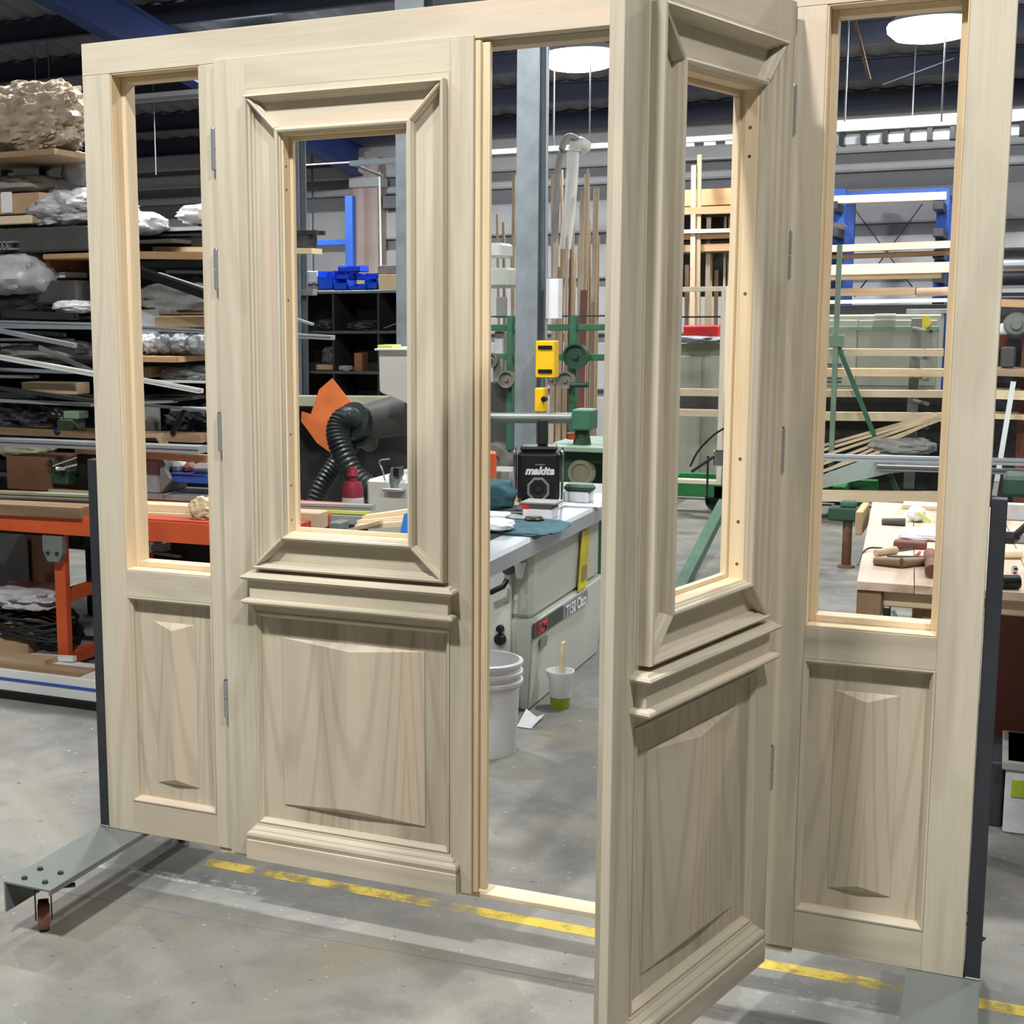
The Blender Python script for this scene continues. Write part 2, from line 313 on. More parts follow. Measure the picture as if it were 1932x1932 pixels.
for k in range(22):
    yy = 13.2 - 1.12 * k; z = ZR(yy) - .005
    MB().sweep([(-14, yy, z - .1), (12, yy, z - .1)], [(-.04, -.1), (.035, -.1), (.035, -.088), (-.028, -.088), (-.028, .088), (.05, .088), (.05, .1), (-.04, .1)]).build('purlin', 'purlin_dark', ceil, origin=(0, 0, 0))
def rafter(x):
    a, b = Vector((x, 13.2, ZR(13.2) - .42)), Vector((x, -11.5, ZR(-11.5) - .42)); w_, h_ = .17, .38
    MB().sweep([a, b], [(-w_ / 2, -h_ / 2), (w_ / 2, -h_ / 2), (w_ / 2, -h_ / 2 + .02), (.01, -h_ / 2 + .02), (.01, h_ / 2 - .02), (w_ / 2, h_ / 2 - .02), (w_ / 2, h_ / 2), (-w_ / 2, h_ / 2), (-w_ / 2, h_ / 2 - .02), (-.01, h_ / 2 - .02), (-.01, -h_ / 2 + .02), (-w_ / 2, -h_ / 2 + .02)]).build('rafter', 'rafter_blue', ceil, origin=(0, 0, 0))
for x in (-5.2, 5.0): rafter(x)
B('cross_brace', '', '', 'rust', (95, 0), (225, 55), 9.0, 6, .04, parent=ceil); B('cross_brace', '', '', 'purlin_dark', (60, 40), (130, 75), 9.6, 6, .04, parent=ceil)
B('cross_brace', '', '', 'rust', (1608, 20), (1640, 150), 8.8, 6, .03, parent=ceil); B('cross_brace', '', '', 'steel_dark', (1800, 110), (1665, 160), 11, 2, .02, parent=ceil)
# high-bay lamps
LAMPS = [(0.75, -2.7, 5.5, 1.7), (-2.3, -2.7, 5.5, .65), (3.8, -2.7, 5.5, 1.15), (1.7, 3.4, 4.85, .8), (-1.5, 3.4, 4.85, .9), (-4.4, 3.4, 4.85, .9), (4.3, 3.4, 4.85, .6), (1.66, 10, 4.02, .8), (-1.41, 10, 4.02, .8), (-4.6, 9.6, 4.1, 1.0), (4.3, 10, 4.02, .7)]
names = ['above the camera', 'front left', 'front right', 'middle row over the workbench', 'middle row over the spindle moulder', 'middle row over the racking', 'middle row far right', 'shining through the right sidelight', 'half hidden by the open door leaf', 'far row over the pigeonholes', 'far row right end']
for (x, y, z, p), nm in zip(LAMPS, names):
    t = empty('high_bay_lamp', (x, y, z), 'round white high-bay lamp ' + nm, 'lamp', 'high-bay lamps')
    MB().lathe((x, y, z), [(.335, .055), (.345, .07), (.28, .13), (.16, .2), (.09, .24), (.09, .40), (.0, .40)], 28).build('reflector', 'white_paint', t)
    MB().lathe((x, y, z), [(0, -.09), (.16, -.085), (.28, -.06), (.345, .0), (.352, .05), (.335, .06)], 28).build('lens', 'lamp_glow', t)
    MB().tube([(x, y, z + .4), (x, y, ZR(y) - .06)], .008, 6).build('suspension_rod', 'steel_grey', t)
    ld = bpy.data.lights.new('lamp_light', 'AREA'); ld.shape = 'DISK'; ld.size = .3; ld.energy = LAMP_W * p; ld.color = (1, .99, .975)
    lo = bpy.data.objects.new('lamp_light', ld); COL.objects.link(lo); lo.parent = t; lo.location = (0, 0, -.10)

# ================================================================ entrance frame with two sidelights
ZB = .165; FW = 2.383
fr = empty('entrance_frame', (FW / 2, 0, ZB), 'pale unfinished timber entrance frame with a narrow sidelight at each end', 'door frame')
def fb(name, mat, x0, x1, y0, y1, z0, z1, c=.0015, parent=fr): return MB().box(x0, x1, y0, y1, ZB + z0, ZB + z1, c).build(name, mat, parent)
ZH, ZO, ZP, ZQ = 2.2124, .8036, .726, .0986
fb('header', 'joinery_x', 0, FW, 0, .1, ZH, 2.3); fb('sill', 'palebatten', .385, FW - .385, .006, .076, -.016, -.003)
fb('door_stop', 'joinery_x', .455, FW - .455, .046, .1, ZH - .017, ZH)
def mitred(mb, T, o, i, prof, sides=(0, 1, 2, 3)):
    """four mitred lengths between rectangle o and rectangle i (u0,z0,u1,z1); prof = (t, v) from outer edge to inner edge"""
    oc = [(o[0], o[1]), (o[2], o[1]), (o[2], o[3]), (o[0], o[3])]; ic = [(i[0], i[1]), (i[2], i[1]), (i[2], i[3]), (i[0], i[3])]
    for k in sides:
        A, Bq, A2, B2 = oc[k], oc[(k + 1) % 4], ic[k], ic[(k + 1) % 4]; n = len(prof)
        r = lambda p, q, t: (p[0] + (q[0] - p[0]) * t, p[1] + (q[1] - p[1]) * t)
        vs = [T(*r(A, A2, t), v) for t, v in prof] + [T(*r(Bq, B2, t), v) for t, v in prof]
        mb.add(vs, [(j, j + 1, n + j + 1, n + j) for j in range(n - 1)] + [(n - 1, 0, n, 2 * n - 1), tuple(range(n)), tuple(reversed(range(n, 2 * n)))])
    return mb
def raised(T, u0, u1, z0, z1, v, step, h, inset):
    um = (u0 + u1) / 2; m = MB()
    m.add([T(u0, z0, v), T(u1, z0, v), T(u1, z1, v), T(u0, z1, v), T(u0, z0, v + step), T(u1, z0, v + step), T(u1, z1, v + step), T(u0, z1, v + step), T(um, z0 + inset, v + step + h), T(um, z1 - inset, v + step + h)],
          [(0, 1, 2, 3), (0, 4, 5, 1), (1, 5, 6, 2), (2, 6, 7, 3), (3, 7, 4, 0), (4, 8, 5), (5, 8, 9, 6), (6, 9, 7), (7, 9, 8, 4)]); return m
def sidelight(mir):
    Xx = (lambda x: FW - x) if mir else (lambda x: x)
    def b(name, mat, x0, x1, y0, y1, z0, z1): return fb(name, mat, min(Xx(x0), Xx(x1)), max(Xx(x0), Xx(x1)), y0, y1, z0, z1)
    T = lambda u, z, v: (Xx(u), -v, ZB + z)
    a, c = .0914, .3816
    b('jamb_stile', 'joinery_z', 0, a, 0, .1, 0, ZH); b('mullion', 'joinery_z', c, .4465, 0, .1, 0, ZH); b('door_stop', 'joinery_z', .4465, .462, .046, .1, 0, ZH)
    b('sidelight_rail', 'joinery_x', a, c, 0, .1, ZP, ZO); b('bottom_rail', 'joinery_x', a, c, 0, .1, 0, ZQ)
    # stepped glazing rebate; added lining and paler wood paint in the light on reveals
    gl = b('glazing_lining', 'pine_z', a, a + .004, .002, .1, ZO, ZH)
    b('glazing_lining', 'pine_z', c - .004, c, .002, .1, ZO, ZH); b('glazing_lining', 'pine_x', a + .004, c - .004, .002, .1, ZO, ZO + .004); b('glazing_lining', 'pine_x', a + .004, c - .004, .002, .1, ZH - .004, ZH)
    for q in ((a + .004, a + .018, ZO + .004, ZH - .004), (c - .018, c - .004, ZO + .004, ZH - .004)): b('glazing_lip', 'pine_z', q[0], q[1], .05, .1, q[2], q[3])
    b('glazing_lip', 'pine_x', a + .018, c - .018, .05, .1, ZO + .004, ZO + .02); b('glazing_lip', 'pine_x', a + .018, c - .018, .05, .1, ZH - .02, ZH - .004)
    b('panel', 'joinery_panel', a, c, .026, .04, ZQ, ZP)
    raised(T, .168, .308, .16, .652, -.026, .0015, .016, .02).build('raised_field', 'joinery_panel', fr)
    for k in range(4):
        mitred(MB(), T, (a, ZQ, c, ZP), (a + .0125, ZQ + .0125, c - .0125, ZP - .0125), [(0, -.026), (0, .0015), (.35, .002), (.6, -.003), (.85, -.011), (1, -.013), (1, -.026)], (k,)).build('panel_bead', 'joinery_x' if k in (0, 2) else 'joinery_z', fr)
sidelight(False); sidelight(True)

# ================================================================ door leaves
def leaf(label, sgn, loc, rot, lock_left):
    t = empty('door_leaf', loc, label, 'door'); t.rotation_euler = (0, 0, rot); t['_org'] = (0, 0, 0)
    T = lambda u, z, v: (sgn * u, -v, z)
    def b(name, mat, u0, u1, v0, v1, z0, z1, parent=t, c=.0012):
        return MB().box(min(sgn * u0, sgn * u1), max(sgn * u0, sgn * u1), -v1, -v0, z0, z1, c).build(name, mat, parent, origin=(0, 0, 0))
    S0, S1, uc = .094, .676, .387; top = 2.219
    m = MB(); 
    for u0, u1, v0, v1, z0, z1 in ((.0, S0, -.017, 0, 0, top), (.013, S0, -.04, -.0171, .008, top - .014)):
        m.box(min(sgn * u0, sgn * u1), max(sgn * u0, sgn * u1), -v1, -v0, z0, z1, .0012)
    m.build('stile', 'joinery_z', t)
    m = MB(); E1 = .738 if lock_left else .767
    secs = ((S1, E1, -.012, 0, 0, top), (S1, .752, -.026, -.0121, .003, top - .012), (S1, .772, -.044, -.0261, .008, top - .016)) if lock_left else ((S1, E1, -.02, 0, 0, top), (S1, .752, -.04, -.0201, .006, top - .014))
    for u0, u1, v0, v1, z0, z1 in secs[:1]: m.box(min(sgn * u0, sgn * u1), max(sgn * u0, sgn * u1), -v1, -v0, z0, z1, .0012)
    m.build('stile', 'joinery_z', t); m = MB()
    for u0, u1, v0, v1, z0, z1 in secs[1:]: m.box(min(sgn * u0, sgn * u1), max(sgn * u0, sgn * u1), -v1, -v0, z0, z1, .0012)
    m.build('rebated_edge', 'pine_z' if lock_left else 'joinery_z', t)  # left leaf: paler wood puts the light on this edge into colour
    b('top_rail', 'joinery_x', S0, S1, -.04, 0, 2.135, top); b('lock_rail', 'joinery_x', S0, S1, -.04, 0, .715, .845); b('bottom_rail', 'joinery_x', S0, S1, -.04, 0, 0, .105)
    # glazed upper half: mitred surround boards, outer and inner beads, corner beads
    O = (uc - .283, .848, uc + .283, 2.118); I = (uc - .197, .930, uc + .197, 2.030); G0 = (uc - .179, .948, uc + .179, 2.012); LP = (uc - .165, .962, uc + .165, 1.998)
    for k in range(4):
        g = 'joinery_x' if k in (0, 2) else 'joinery_z'
        sb = mitred(MB(), T, (S0, .845, S1, 2.135), G0, [(0, -.04), (0, .001), (1, .001), (1, -.04)], (k,)).build('surround_board', g, t)
        oi = tuple(O[j] + (.021 if j < 2 else -.021) for j in range(4))
        mitred(MB(), T, O, oi, [(0, 0), (0, .026), (.08, .031), (.3, .033), (.42, .030), (.46, .022), (.7, .017), (.74, .010), (.95, .006), (1, .002), (1, 0)], (k,)).build('outer_bead', g, sb)
        mitred(MB(), T, I, G0, [(0, 0), (0, .014), (.12, .020), (.2, .026), (.5, .030), (.75, .028), (.82, .020), (1, .017), (1, -.002)], (k,)).build('inner_bead', g, sb)
        mitred(MB(), T, G0, tuple(G0[j] + (.004 if j < 2 else -.004) for j in range(4)), [(0, -.04), (0, .012), (1, .010), (1, -.04)], (k,)).build('glazing_lining', 'pine_x' if k in (0, 2) else 'pine_z', sb)
        mitred(MB(), T, tuple(G0[j] + (.0045 if j < 2 else -.0045) for j in range(4)), LP, [(0, -.04), (0, -.026), (1, -.026), (1, -.04)], (k,)).build('glazing_lip', 'pine_x' if k in (0, 2) else 'pine_z', sb)
    for (ou, oz), (iu, iz) in (((O[0], O[1]), (I[0], I[1])), ((O[2], O[1]), (I[2], I[1])), ((O[2], O[3]), (I[2], I[3])), ((O[0], O[3]), (I[0], I[3]))):
        d = Vector((iu - ou, iz - oz)); L_ = d.length; d.normalize(); n = Vector((-d.y, d.x)); hw = .0085
        prof = [(-1, 0), (-1, .012), (-.55, .018), (-.5, .026), (0, .029), (.5, .026), (.55, .018), (1, .012), (1, 0)]
        p0 = Vector((ou, oz)) + d * .012; p1 = Vector((iu, iz)) + d * .006
        vs = [T(p.x + n.x * a * hw, p.y + n.y * a * hw, v) for p in (p0, p1) for a, v in prof]; k = len(prof)
        MB().add(vs, [(j, j + 1, k + j + 1, k + j) for j in range(k - 1)] + [(k - 1, 0, k, 2 * k - 1), tuple(range(k)), tuple(range(k, 2 * k))]).build('corner_bead', 'joinery_z', t)
    for du, dz in ((-1, 1.93), (-1, 1.87), (-1, 1.58), (-1, 1.22), (-1, 1.08), (-1, .985), (1, 1.9), (1, 1.55), (1, 1.15)):   # screw holes in the lining
        u = uc + du * .1749; MB().cone(T(u - du * .0002, dz, -.005), T(u + du * .0005, dz, -.005), .004, .004, 10).build('screw_hole', 'rust', t)
    # dado moulding; ends mitred back to the face
    def run(name, prof, base, mat='joinery_x', parent=t):
        pr = prof[1:-1]; vs = []; n = len(pr)           # every level is a rectangle: the profile returns round both ends
        for v, z in pr: vs += [T(uc - base - v, z, 0), T(uc - base - v, z, v), T(uc + base + v, z, v), T(uc + base + v, z, 0)]
        fs = [(4 * i + j, 4 * i + (j + 1) % 4, 4 * i + 4 + (j + 1) % 4, 4 * i + 4 + j) for i in range(n - 1) for j in range(4)]
        return MB().add(vs, fs + [(0, 1, 2, 3), tuple(4 * n - 4 + j for j in range(4))]).build(name, mat, parent)
    dd = run('dado_board', [(0, .764), (.026, .764), (.026, .818), (0, .818)], .268)
    run('dado_bead', [(0, .817), (.036, .817), (.043, .820), (.046, .825), (.043, .830), (.036, .831), (.032, .837), (0, .838)], .268, parent=dd)
    run('dado_bead', [(0, .748), (.036, .748), (.043, .751), (.045, .756), (.043, .761), (.036, .764), (0, .765)], .268, parent=dd)
    run('plinth', [(0, .003), (.030, .003), (.030, .058), (.026, .060), (.028, .066), (.030, .073), (.028, .080), (.022, .085), (.019, .086), (.018, .090), (.013, .094), (.008, .098), (.007, .103), (0, .105)], .289)
    # lower panel
    b('panel', 'joinery_panel', S0, S1, -.034, -.014, .1, .72)
    raised(T, uc - .214, uc + .214, .166, .65, -.014, .003, .015, .018).build('raised_field', 'joinery_panel', t)
    for k in range(4): mitred(MB(), T, (S0, .105, S1, .72), (S0 + .014, .119, S1 - .014, .706), [(0, -.014), (0, .003), (.3, .004), (.55, .0), (.8, -.006), (1, -.009), (1, -.014)], (k,)).build('panel_bead', 'joinery_x' if k in (0, 2) else 'joinery_z', t)
    # hinges
    for px0, py0, py1 in ((400, 244, 320), (406, 472, 545), (412, 780, 850), (423, 1283, 1350)):
        z0, z1 = W(px0, py1, -.012).z - ZB, W(px0, py0, -.012).z - ZB; zm = (z0 + z1) / 2
        h = MB().cone((-sgn * .007, .004, z0), (-sgn * .007, .004, zm - .001), .0075, .0075, 12).cone((-sgn * .007, .004, zm + .001), (-sgn * .007, .004, z1), .0075, .0075, 12).build('hinge', 'hinge_steel', t)
        MB().lathe((-sgn * .007, .004, z1), [(.0062, 0), (.005, .004), (0, .006)], 12).build('finial', 'chrome', h)
        MB().lathe((-sgn * .007, .004, z0), [(0, -.006), (.005, -.004), (.0062, 0)], 12).build('finial', 'chrome', h)
    return t
leaf('closed left door leaf with a window opening above and a raised panel below', 1, (.438, -.018, ZB), 0, True)
leaf('right door leaf swung open towards the viewer on its hinges', -1, (1.940, -.030, ZB), math.radians(75.0), False)

# ================================================================ rolling stands that carry the frame
def stand(label, mir):
    Xx = (lambda x: FW - x) if mir else (lambda x: x)
    t = empty('rolling_stand', (Xx(.04), 0, 0), label, 'trolley', 'steel rolling stands')
    def b(name, mat, x0, x1, y0, y1, z0, z1, c=.0015, p=None): return MB().box(min(Xx(x0), Xx(x1)), max(Xx(x0), Xx(x1)), y0, y1, z0, z1, c).build(name, mat, p or t)
    m = MB()
    for q in ((-.036, .122, -.455, .42, .158, .1645), (-.036, -.030, -.455, .42, .075, .158), (.116, .122, -.455, .42, .148, .158)):
        m.box(min(Xx(q[0]), Xx(q[1])), max(Xx(q[0]), Xx(q[1])), *q[2:], .001)
    m.build('base_channel', 'steel_grey', t)
    b('upright', 'steel_dark', -.036, -.002, .006, .05, .1645, 1.29); b('weld_foot', 'chrome', -.038, -.004, .0, .006, .1645, .170)
    for yc in (-.385, .35):
        xc = .042; ang = math.radians(38 if not mir else -20); X0 = Xx(xc)
        def R_(m):                                # casters swivel about their kingpin
            for v in m.v:
                dx, dy = v.x - X0, v.y - yc; v.x = X0 + dx * math.cos(ang) - dy * math.sin(ang); v.y = yc + dx * math.sin(ang) + dy * math.cos(ang)
            return m
        c = b('caster_plate', 'caster_navy', xc - .045, xc + .05, yc - .05, yc + .05, .149, .158)
        f = MB()
        for s in (-1, 1): f.prism([(yc - .03, .148), (yc + .03, .148), (yc + .035, .03), (yc + .012, .03)], 'x', X0 + s * .022 - .002, X0 + s * .022 + .002)
        f.box(X0 - .024, X0 + .024, yc - .03, yc + .03, .134, .149, .002); R_(f).build('fork', 'caster_navy', c)
        R_(MB().lathe((X0, yc + .022, .043), [(.0, -.017), (.028, -.017), (.03, -.015), (.041, -.015), (.043, -.009), (.043, .009), (.041, .015), (.03, .015), (.028, .017), (0, .017)], 28, 'x')).build('wheel', 'caster_red', c)
        R_(MB().box(X0 + .022, X0 + .09, yc - .012, yc + .012, .128, .133, .001)).build('brake_lever', 'steel_dark', c)
        for dx in (-.034, .036):
            for dy in (-.034, .036): MB().lathe((Xx(xc + dx), yc + dy, .1645), [(.0085, 0), (.0085, .004), (.006, .0075), (0, .008)], 12).build('bolt', 'steel_dark', t)
stand('grey steel rolling stand with caster under the left end of the frame', False)
stand('grey steel rolling stand with black upright at the right end of the frame', True)
# ================================================================ left: orange bench, rack and stored stock
def spline(pts, n=40):
    P = [Vector(p) for p in pts]; P = [P[0] * 2 - P[1]] + P + [P[-1] * 2 - P[-2]]; out = []
    m = len(P) - 3
    for i in range(n + 1):
        s = i / n * m; k = min(int(s), m - 1); t = s - k; a, b, c, d = P[k:k + 4]
        out.append(.5 * ((2 * b) + (c - a) * t + (2 * a - 5 * b + 4 * c - d) * t * t + (3 * b - a - 3 * c + d) * t ** 3))
    return out
def hose(mb, pts, r, step=.022):
    pts = spline(pts, 60); L_ = sum((pts[i + 1] - pts[i]).length for i in range(60)); k = int(L_ / step); pts = [pts[0]] + pts
    line = spline(pts[1:], 2 * k) if False else None
    path = spline([pts[i] for i in range(1, 62, 5)], 2 * k); n = 18; vs = []; side = None
    for i, p in enumerate(path):
        t = (path[min(i + 1, 2 * k)] - path[max(i - 1, 0)]).normalized()
        side = (t.orthogonal() if side is None else side - t * side.dot(t)).normalized(); b = t.cross(side); rr = r * (1.05 if i % 2 else .93)
        vs += [p + (side * math.cos(2 * math.pi * q / n) + b * math.sin(2 * math.pi * q / n)) * rr for q in range(n)]
    return mb.add(vs, [(i * n + q, i * n + (q + 1) % n, (i + 1) * n + (q + 1) % n, (i + 1) * n + q) for i in range(2 * k) for q in range(n)], True)
def poly(name, label, cat, mat, pts, Y, th, parent=None):
    P = [W(x, y, Y) for x, y in pts]; o = MB().prism([(p.x, p.z) for p in P], 'y', Y, Y + th).build(name, mat, parent)
    return tag(o, label, cat) if parent is None else o

# orange workbench
e0, e1 = W(-120, 978, 1.75), W(540, 1010, 1.75); zt = W(200, 976, 1.75).z; zb = W(200, 1013, 1.75).z
ob = empty('orange_bench', (-1.2, 2.1, 0), 'long orange steel bench with darker shaded top rails loaded with tools', 'workbench')
for yy, tp in ((1.75, 1), (2.55, 0)):
    MB().sweep([(e0.x, yy, (zt + zb) / 2), (e1.x, yy, (zt + zb) / 2)], [(-.02, -(zt - zb) / 2), (.02, -(zt - zb) / 2), (.02, (zt - zb) / 2), (.012, (zt - zb) / 2), (.012, 0), (-.02, 0)] if tp else PROF['box'](.04, zt - zb)).build('beam', 'orange_paint', ob)
MB().box(e0.x, e1.x, 1.772, 2.54, (zt + zb) / 2, zt + .002).build('deck', 'orange_shaded', ob)  # deck: the shade on the top flange put into a deeper orange
for px in (120, 510):
    p = W(px, 1150, 1.8); xx = p.x
    for yy in (1.8, 2.5): MB().box(xx - .03, xx + .03, yy - .02, yy + .02, 0, zb, .003).build('leg', 'orange_paint', ob)
    for zc in (.42, .12): MB().box(xx - .02, xx + .02, 1.82, 2.48, zc - .03, zc + .03, .003).build('brace', 'orange_paint', ob)
    g = MB().prism([(xx - .055, zb - .01), (xx + .055, zb - .01), (xx + .055, zb - .09), (xx + .03, zb - .13), (xx - .03, zb - .13), (xx - .055, zb - .08)], 'y', 1.735, 1.765).build('bracket', 'steel_grey', ob)
    for dx in (-.025, .025): MB().cone((xx + dx, 1.734, zb - .09), (xx + dx, 1.728, zb - .09), .009, .009, 8).build('bolt', 'steel_dark', g)
ZT = zt + .002
B('bench_board', 'brown timber board lying along the front of the orange bench', 'board', 'oldwood_x', (-60, 954), (168, 965), 1.78, 20, .14)
# base: white painted plinth with blue stripe, black kick strip
pb = empty('floor_plinth', (-1.4, 1.6, 0), 'low white plinth with blue stripe under the orange bench', 'plinth')
q0, q1 = W(-150, 1310, 1.5).x, W(420, 1345, 1.5).x; MB().box(q0, q1, 1.5, 1.74, .035, .135, .004).build('body', 'white_paint', pb); MB().box(q0, q1, 1.496, 1.5, .085, .097).build('stripe', 'blue_paint', pb); MB().box(q0, q1, 1.49, 1.72, 0, .035).build('kick_strip', 'black_plastic', pb)
B('timber_beam', 'thick sawn timber beam with a strap on the white plinth', 'timber', 'oldwood_x', (-60, 1258), (166, 1283), 1.58, 30, .14)
B('timber_board', 'flat pale board lying on the thick timber beam', 'board', 'timber_x', (-60, 1238), (98, 1250), 1.66, 16, .1)
B('white_strip', 'white plastic strip resting across the low timbers', 'strip', 'white_paint', (55, 1238), (141, 1243), 1.72, 9, .03)
X('cardboard_box', 'brown cardboard box under the orange bench by the cable', 'box', 'cardboard', -30, 1193, 52, 1232, 1.95, .3)
L('plastic_bag', 'dark grey plastic bag slumped under the orange bench', 'bag', 'charcoal', 55, 1185, 112, 1235, 2.0, .25, 4)
cc = MB()
random.seed(5); c0 = W(40, 1182, 1.95)
for k in range(9):
    rx, rz, ph = .22 + random.random() * .05, .035 + random.random() * .02, random.random() * 6
    cc.tube([(c0.x + rx * math.cos(a * .3927), 2.05 + .12 * math.sin(a * .3927), c0.z + rz * math.sin(a * .3927 + ph) + .005 * k - .02) for a in range(17)], .0065, 6)
tag(cc.build('cable_coil', 'rubber'), 'coil of dark grey cable under the orange bench', 'cable')
L('plastic_tray', 'dented white plastic tray lying on the cable coil', 'tray', 'plastic_white', -40, 1118, 80, 1152, 1.9, .3, 6, .25, 4)
X('leaning_sheet', 'brown fibreboard panel leaning behind the orange bench legs', 'panel', 'brown_board', -60, 1008, 108, 1250, 2.62, .02)
X('leaning_sheet', 'grey sheet leaning beside the brown fibreboard panel', 'panel', 'charcoal', -60, 1008, 55, 1255, 2.58, .015)
B('metal_rail', 'yellow and grey metal rail along the back of the bench', 'rail', 'khaki', (-60, 929), (175, 938), 2.05, 11, .06, 'grv')
B('metal_rail', 'dark metal straightedge lying below the yellow rail', 'rail', 'steel_dark', (-60, 940), (175, 948), 2.0, 7, .05)
X('cardboard_box', 'dusty brown carton standing on the bench at the left', 'box', 'brown_board', 12, 862, 96, 925, 2.2, .25)
L('paint_tin', 'green and yellow crumpled wrapper behind the brown carton', 'wrapper', 'khaki', -20, 838, 72, 866, 2.35, .2, 3)
X('tool_case', 'small teal tool case beside the brown carton', 'case', 'green_deep', 94, 888, 126, 915, 2.2, .16, .006)
X('tool_case', 'black tool case next to the blue post', 'case', 'black_plastic', 144, 858, 176, 924, 2.25, .2, .008)
t = MB()
for a, b, r in (((88, 878), (97, 866), .012), ((97, 866), (110, 872), .008), ((100, 878), (145, 862), .007), ((110, 885), (146, 876), .006), ((105, 884), (124, 884), .012)): t.tube([W(*a, 2.15), W(*b, 2.18)], r, 8)
tag(t.build('clamp', 'chrome'), 'chrome bar clamp lying over the teal tool case', 'clamp')
B('metal_rail', 'short bright steel rail lying on the bench by the blue post', 'rail', 'chrome', (95, 924), (175, 928), 2.1, 6, .03)
# rack
rk = empty('storage_rack', (-2.2, 3.1, 0), 'dark blue steel rack holding offcuts and extrusions', 'rack')
p0, p1 = W(147, 700, 3.1).x, W(178, 700, 3.1).x; ztop = W(160, 430, 3.1).z
for xa, xb in ((p0, p1), (W(380, 700, 3.1).x, W(396, 700, 3.1).x), (W(-200, 700, 3.1).x, W(-170, 700, 3.1).x)):
    u = MB().box(xa, xb, 3.1, 3.18, 0, ztop + .05, .004).box(xa, xb, 3.38, 3.44, 0, ztop + .05, .004).build('upright', 'navy_paint', rk)
xl, xr = W(-250, 600, 3.1).x, W(385, 600, 3.1).x
for py in (475, 610, 686, 757, 905):
    z = W(260, py, 3.12).z
    for yy in (3.12, 3.4): MB().box(xl, xr, yy, yy + .05, z - .035, z + .025, .003).build('beam', 'navy_paint', rk)
    MB().box(xl, xr, 2.8, 3.43, z + .026, z + .044).build('shelf_deck', 'charcoal', rk)
MB().box(xl, xr, 3.46, 3.48, .3, ztop).build('rack_shade', 'dark_clutter', rk)  # dark sheet added to stand for the shade in the deep gaps
# top of the rack
zsh = W(30, 292, 2.6).z
MB().box(W(-260, 300, 2.5).x, W(112, 300, 2.5).x, 2.46, 3.05, zsh - .03, zsh, .003).build('shelf_deck', 'oldwood_x', rk)
for px in (-180, 20, 92): x = W(px, 360, 3.0).x; MB().box(x - .025, x + .025, 2.95, 3.0, W(100, 476, 2.6).z, zsh - .03, .003).build('stub_post', 'navy_paint', rk)
L('wrapped_bundle', 'big bundle of brown goods in crumpled plastic wrap at top left', 'bundle', 'plastic_wrap', -90, 152, 122, 290, 2.5, .35, 2, .2, 2.8, 3.4, n=26)
X('timber_board', 'brown board sticking out under the wrapped bundle', 'board', 'oldwood_x', -60, 276, 70, 298, 2.7, .4)
X('carton', 'brown carton with white end label on the rack', 'box', 'cardboard', -30, 365, 75, 404, 2.62, .4)
L('wrapped_board', 'grey wrapped packet lying on the brown carton', 'packet', 'dustgrey', -40, 328, 64, 362, 2.64, .45, 8, .08, 5)
X('end_label', '', '', 'paper', 1, 362, 22, 402, 2.612, .008, parent=bpy.data.objects['carton'])
L('plastic_sheet', 'crumpled white plastic sheet on the rack beside the cartons', 'plastic sheet', 'plastic_white', 38, 355, 172, 432, 2.6, .5, 5, .25, 3, 2.4, n=18)
L('plastic_sheet', 'white plastic sheet end hanging behind the left jamb', 'plastic sheet', 'plastic_white', 168, 395, 252, 442, 2.7, .4, 9, .2, 3)
X('timber_board', 'pale board under the white plastic sheet on the rack', 'board', 'palebatten', -60, 408, 60, 424, 2.6, .3)
X('dark_tray', 'long charcoal tray across the top of the rack', 'tray', 'charcoal', -80, 430, 168, 476, 2.6, .6, .01)
L('grey_fabric', 'grey plastic sheet hung behind the rack near the ceiling', 'plastic sheet', 'plastic_sheet', 105, 285, 165, 345, 2.9, .3, 4, .1, 4)
ex = MB(); a, b_, lo, hi = ext(0, 455, 26, 471, 2.55)
for k in range(3): ex.box(a + (b_ - a) * k / 3 - .02, a + (b_ - a) * (k + .2) / 3 - .02, 2.55, 3.2, lo, hi)
ex.box(a - .02, b_, 2.55, 3.2, lo, lo + .008).box(a - .02, b_, 2.55, 3.2, hi - .008, hi)
tag(ex.build('extrusion', 'alu'), 'hollow aluminium extrusion end with square cells', 'extrusion')
L('wrapped_roll', 'clear plastic wrapped terracotta stock on the rack', 'bundle', 'plastic_white', -60, 472, 58, 560, 2.55, .5, 11, .16, 3)
X('timber_board', 'terracotta brown board end beside the plastic roll', 'board', 'terracotta', 34, 484, 92, 514, 2.7, .4)
X('grey_board', 'flat grey board end under the charcoal tray', 'board', 'tan_board', 80, 478, 170, 488, 2.62, .4)
X('white_block', 'row of pale foam blocks on the rack shelf', 'block', 'dustgrey', 38, 513, 82, 528, 2.75, .3); X('white_block', 'small bright white block on the rack shelf', 'block', 'paper', 110, 513, 122, 524, 2.75, .2); X('white_block', 'grey foam block next to the bright white block', 'block', 'dustgrey', 84, 514, 109, 526, 2.75, .3)
X('dark_case', 'large dark grey flat case on the rack', 'case', 'charcoal', 2, 530, 145, 575, 2.7, .6, .012); L('dark_bag', 'black plastic bag with a bright highlight on the rack', 'bag', 'rubber', -50, 548, 84, 600, 2.66, .4, 13, .16, 3)
L('white_cloth', 'small heap of white cloth on the rack shelf', 'cloth', 'white_cloth', 84, 566, 146, 592, 2.62, .25, 17, .25, 2.4)
B('extrusion', 'dark aluminium extrusion below the white cloth heap', 'extrusion', 'steel_dark', (10, 592), (142, 597), 2.6, 13, .06, 'chan')
def bars(rows, cat='extrusion'):
    for nm, lab, mt, a, b, Y, th, dep, pr in rows: B(nm, lab, cat, mt, a, b, Y, th, dep, pr)
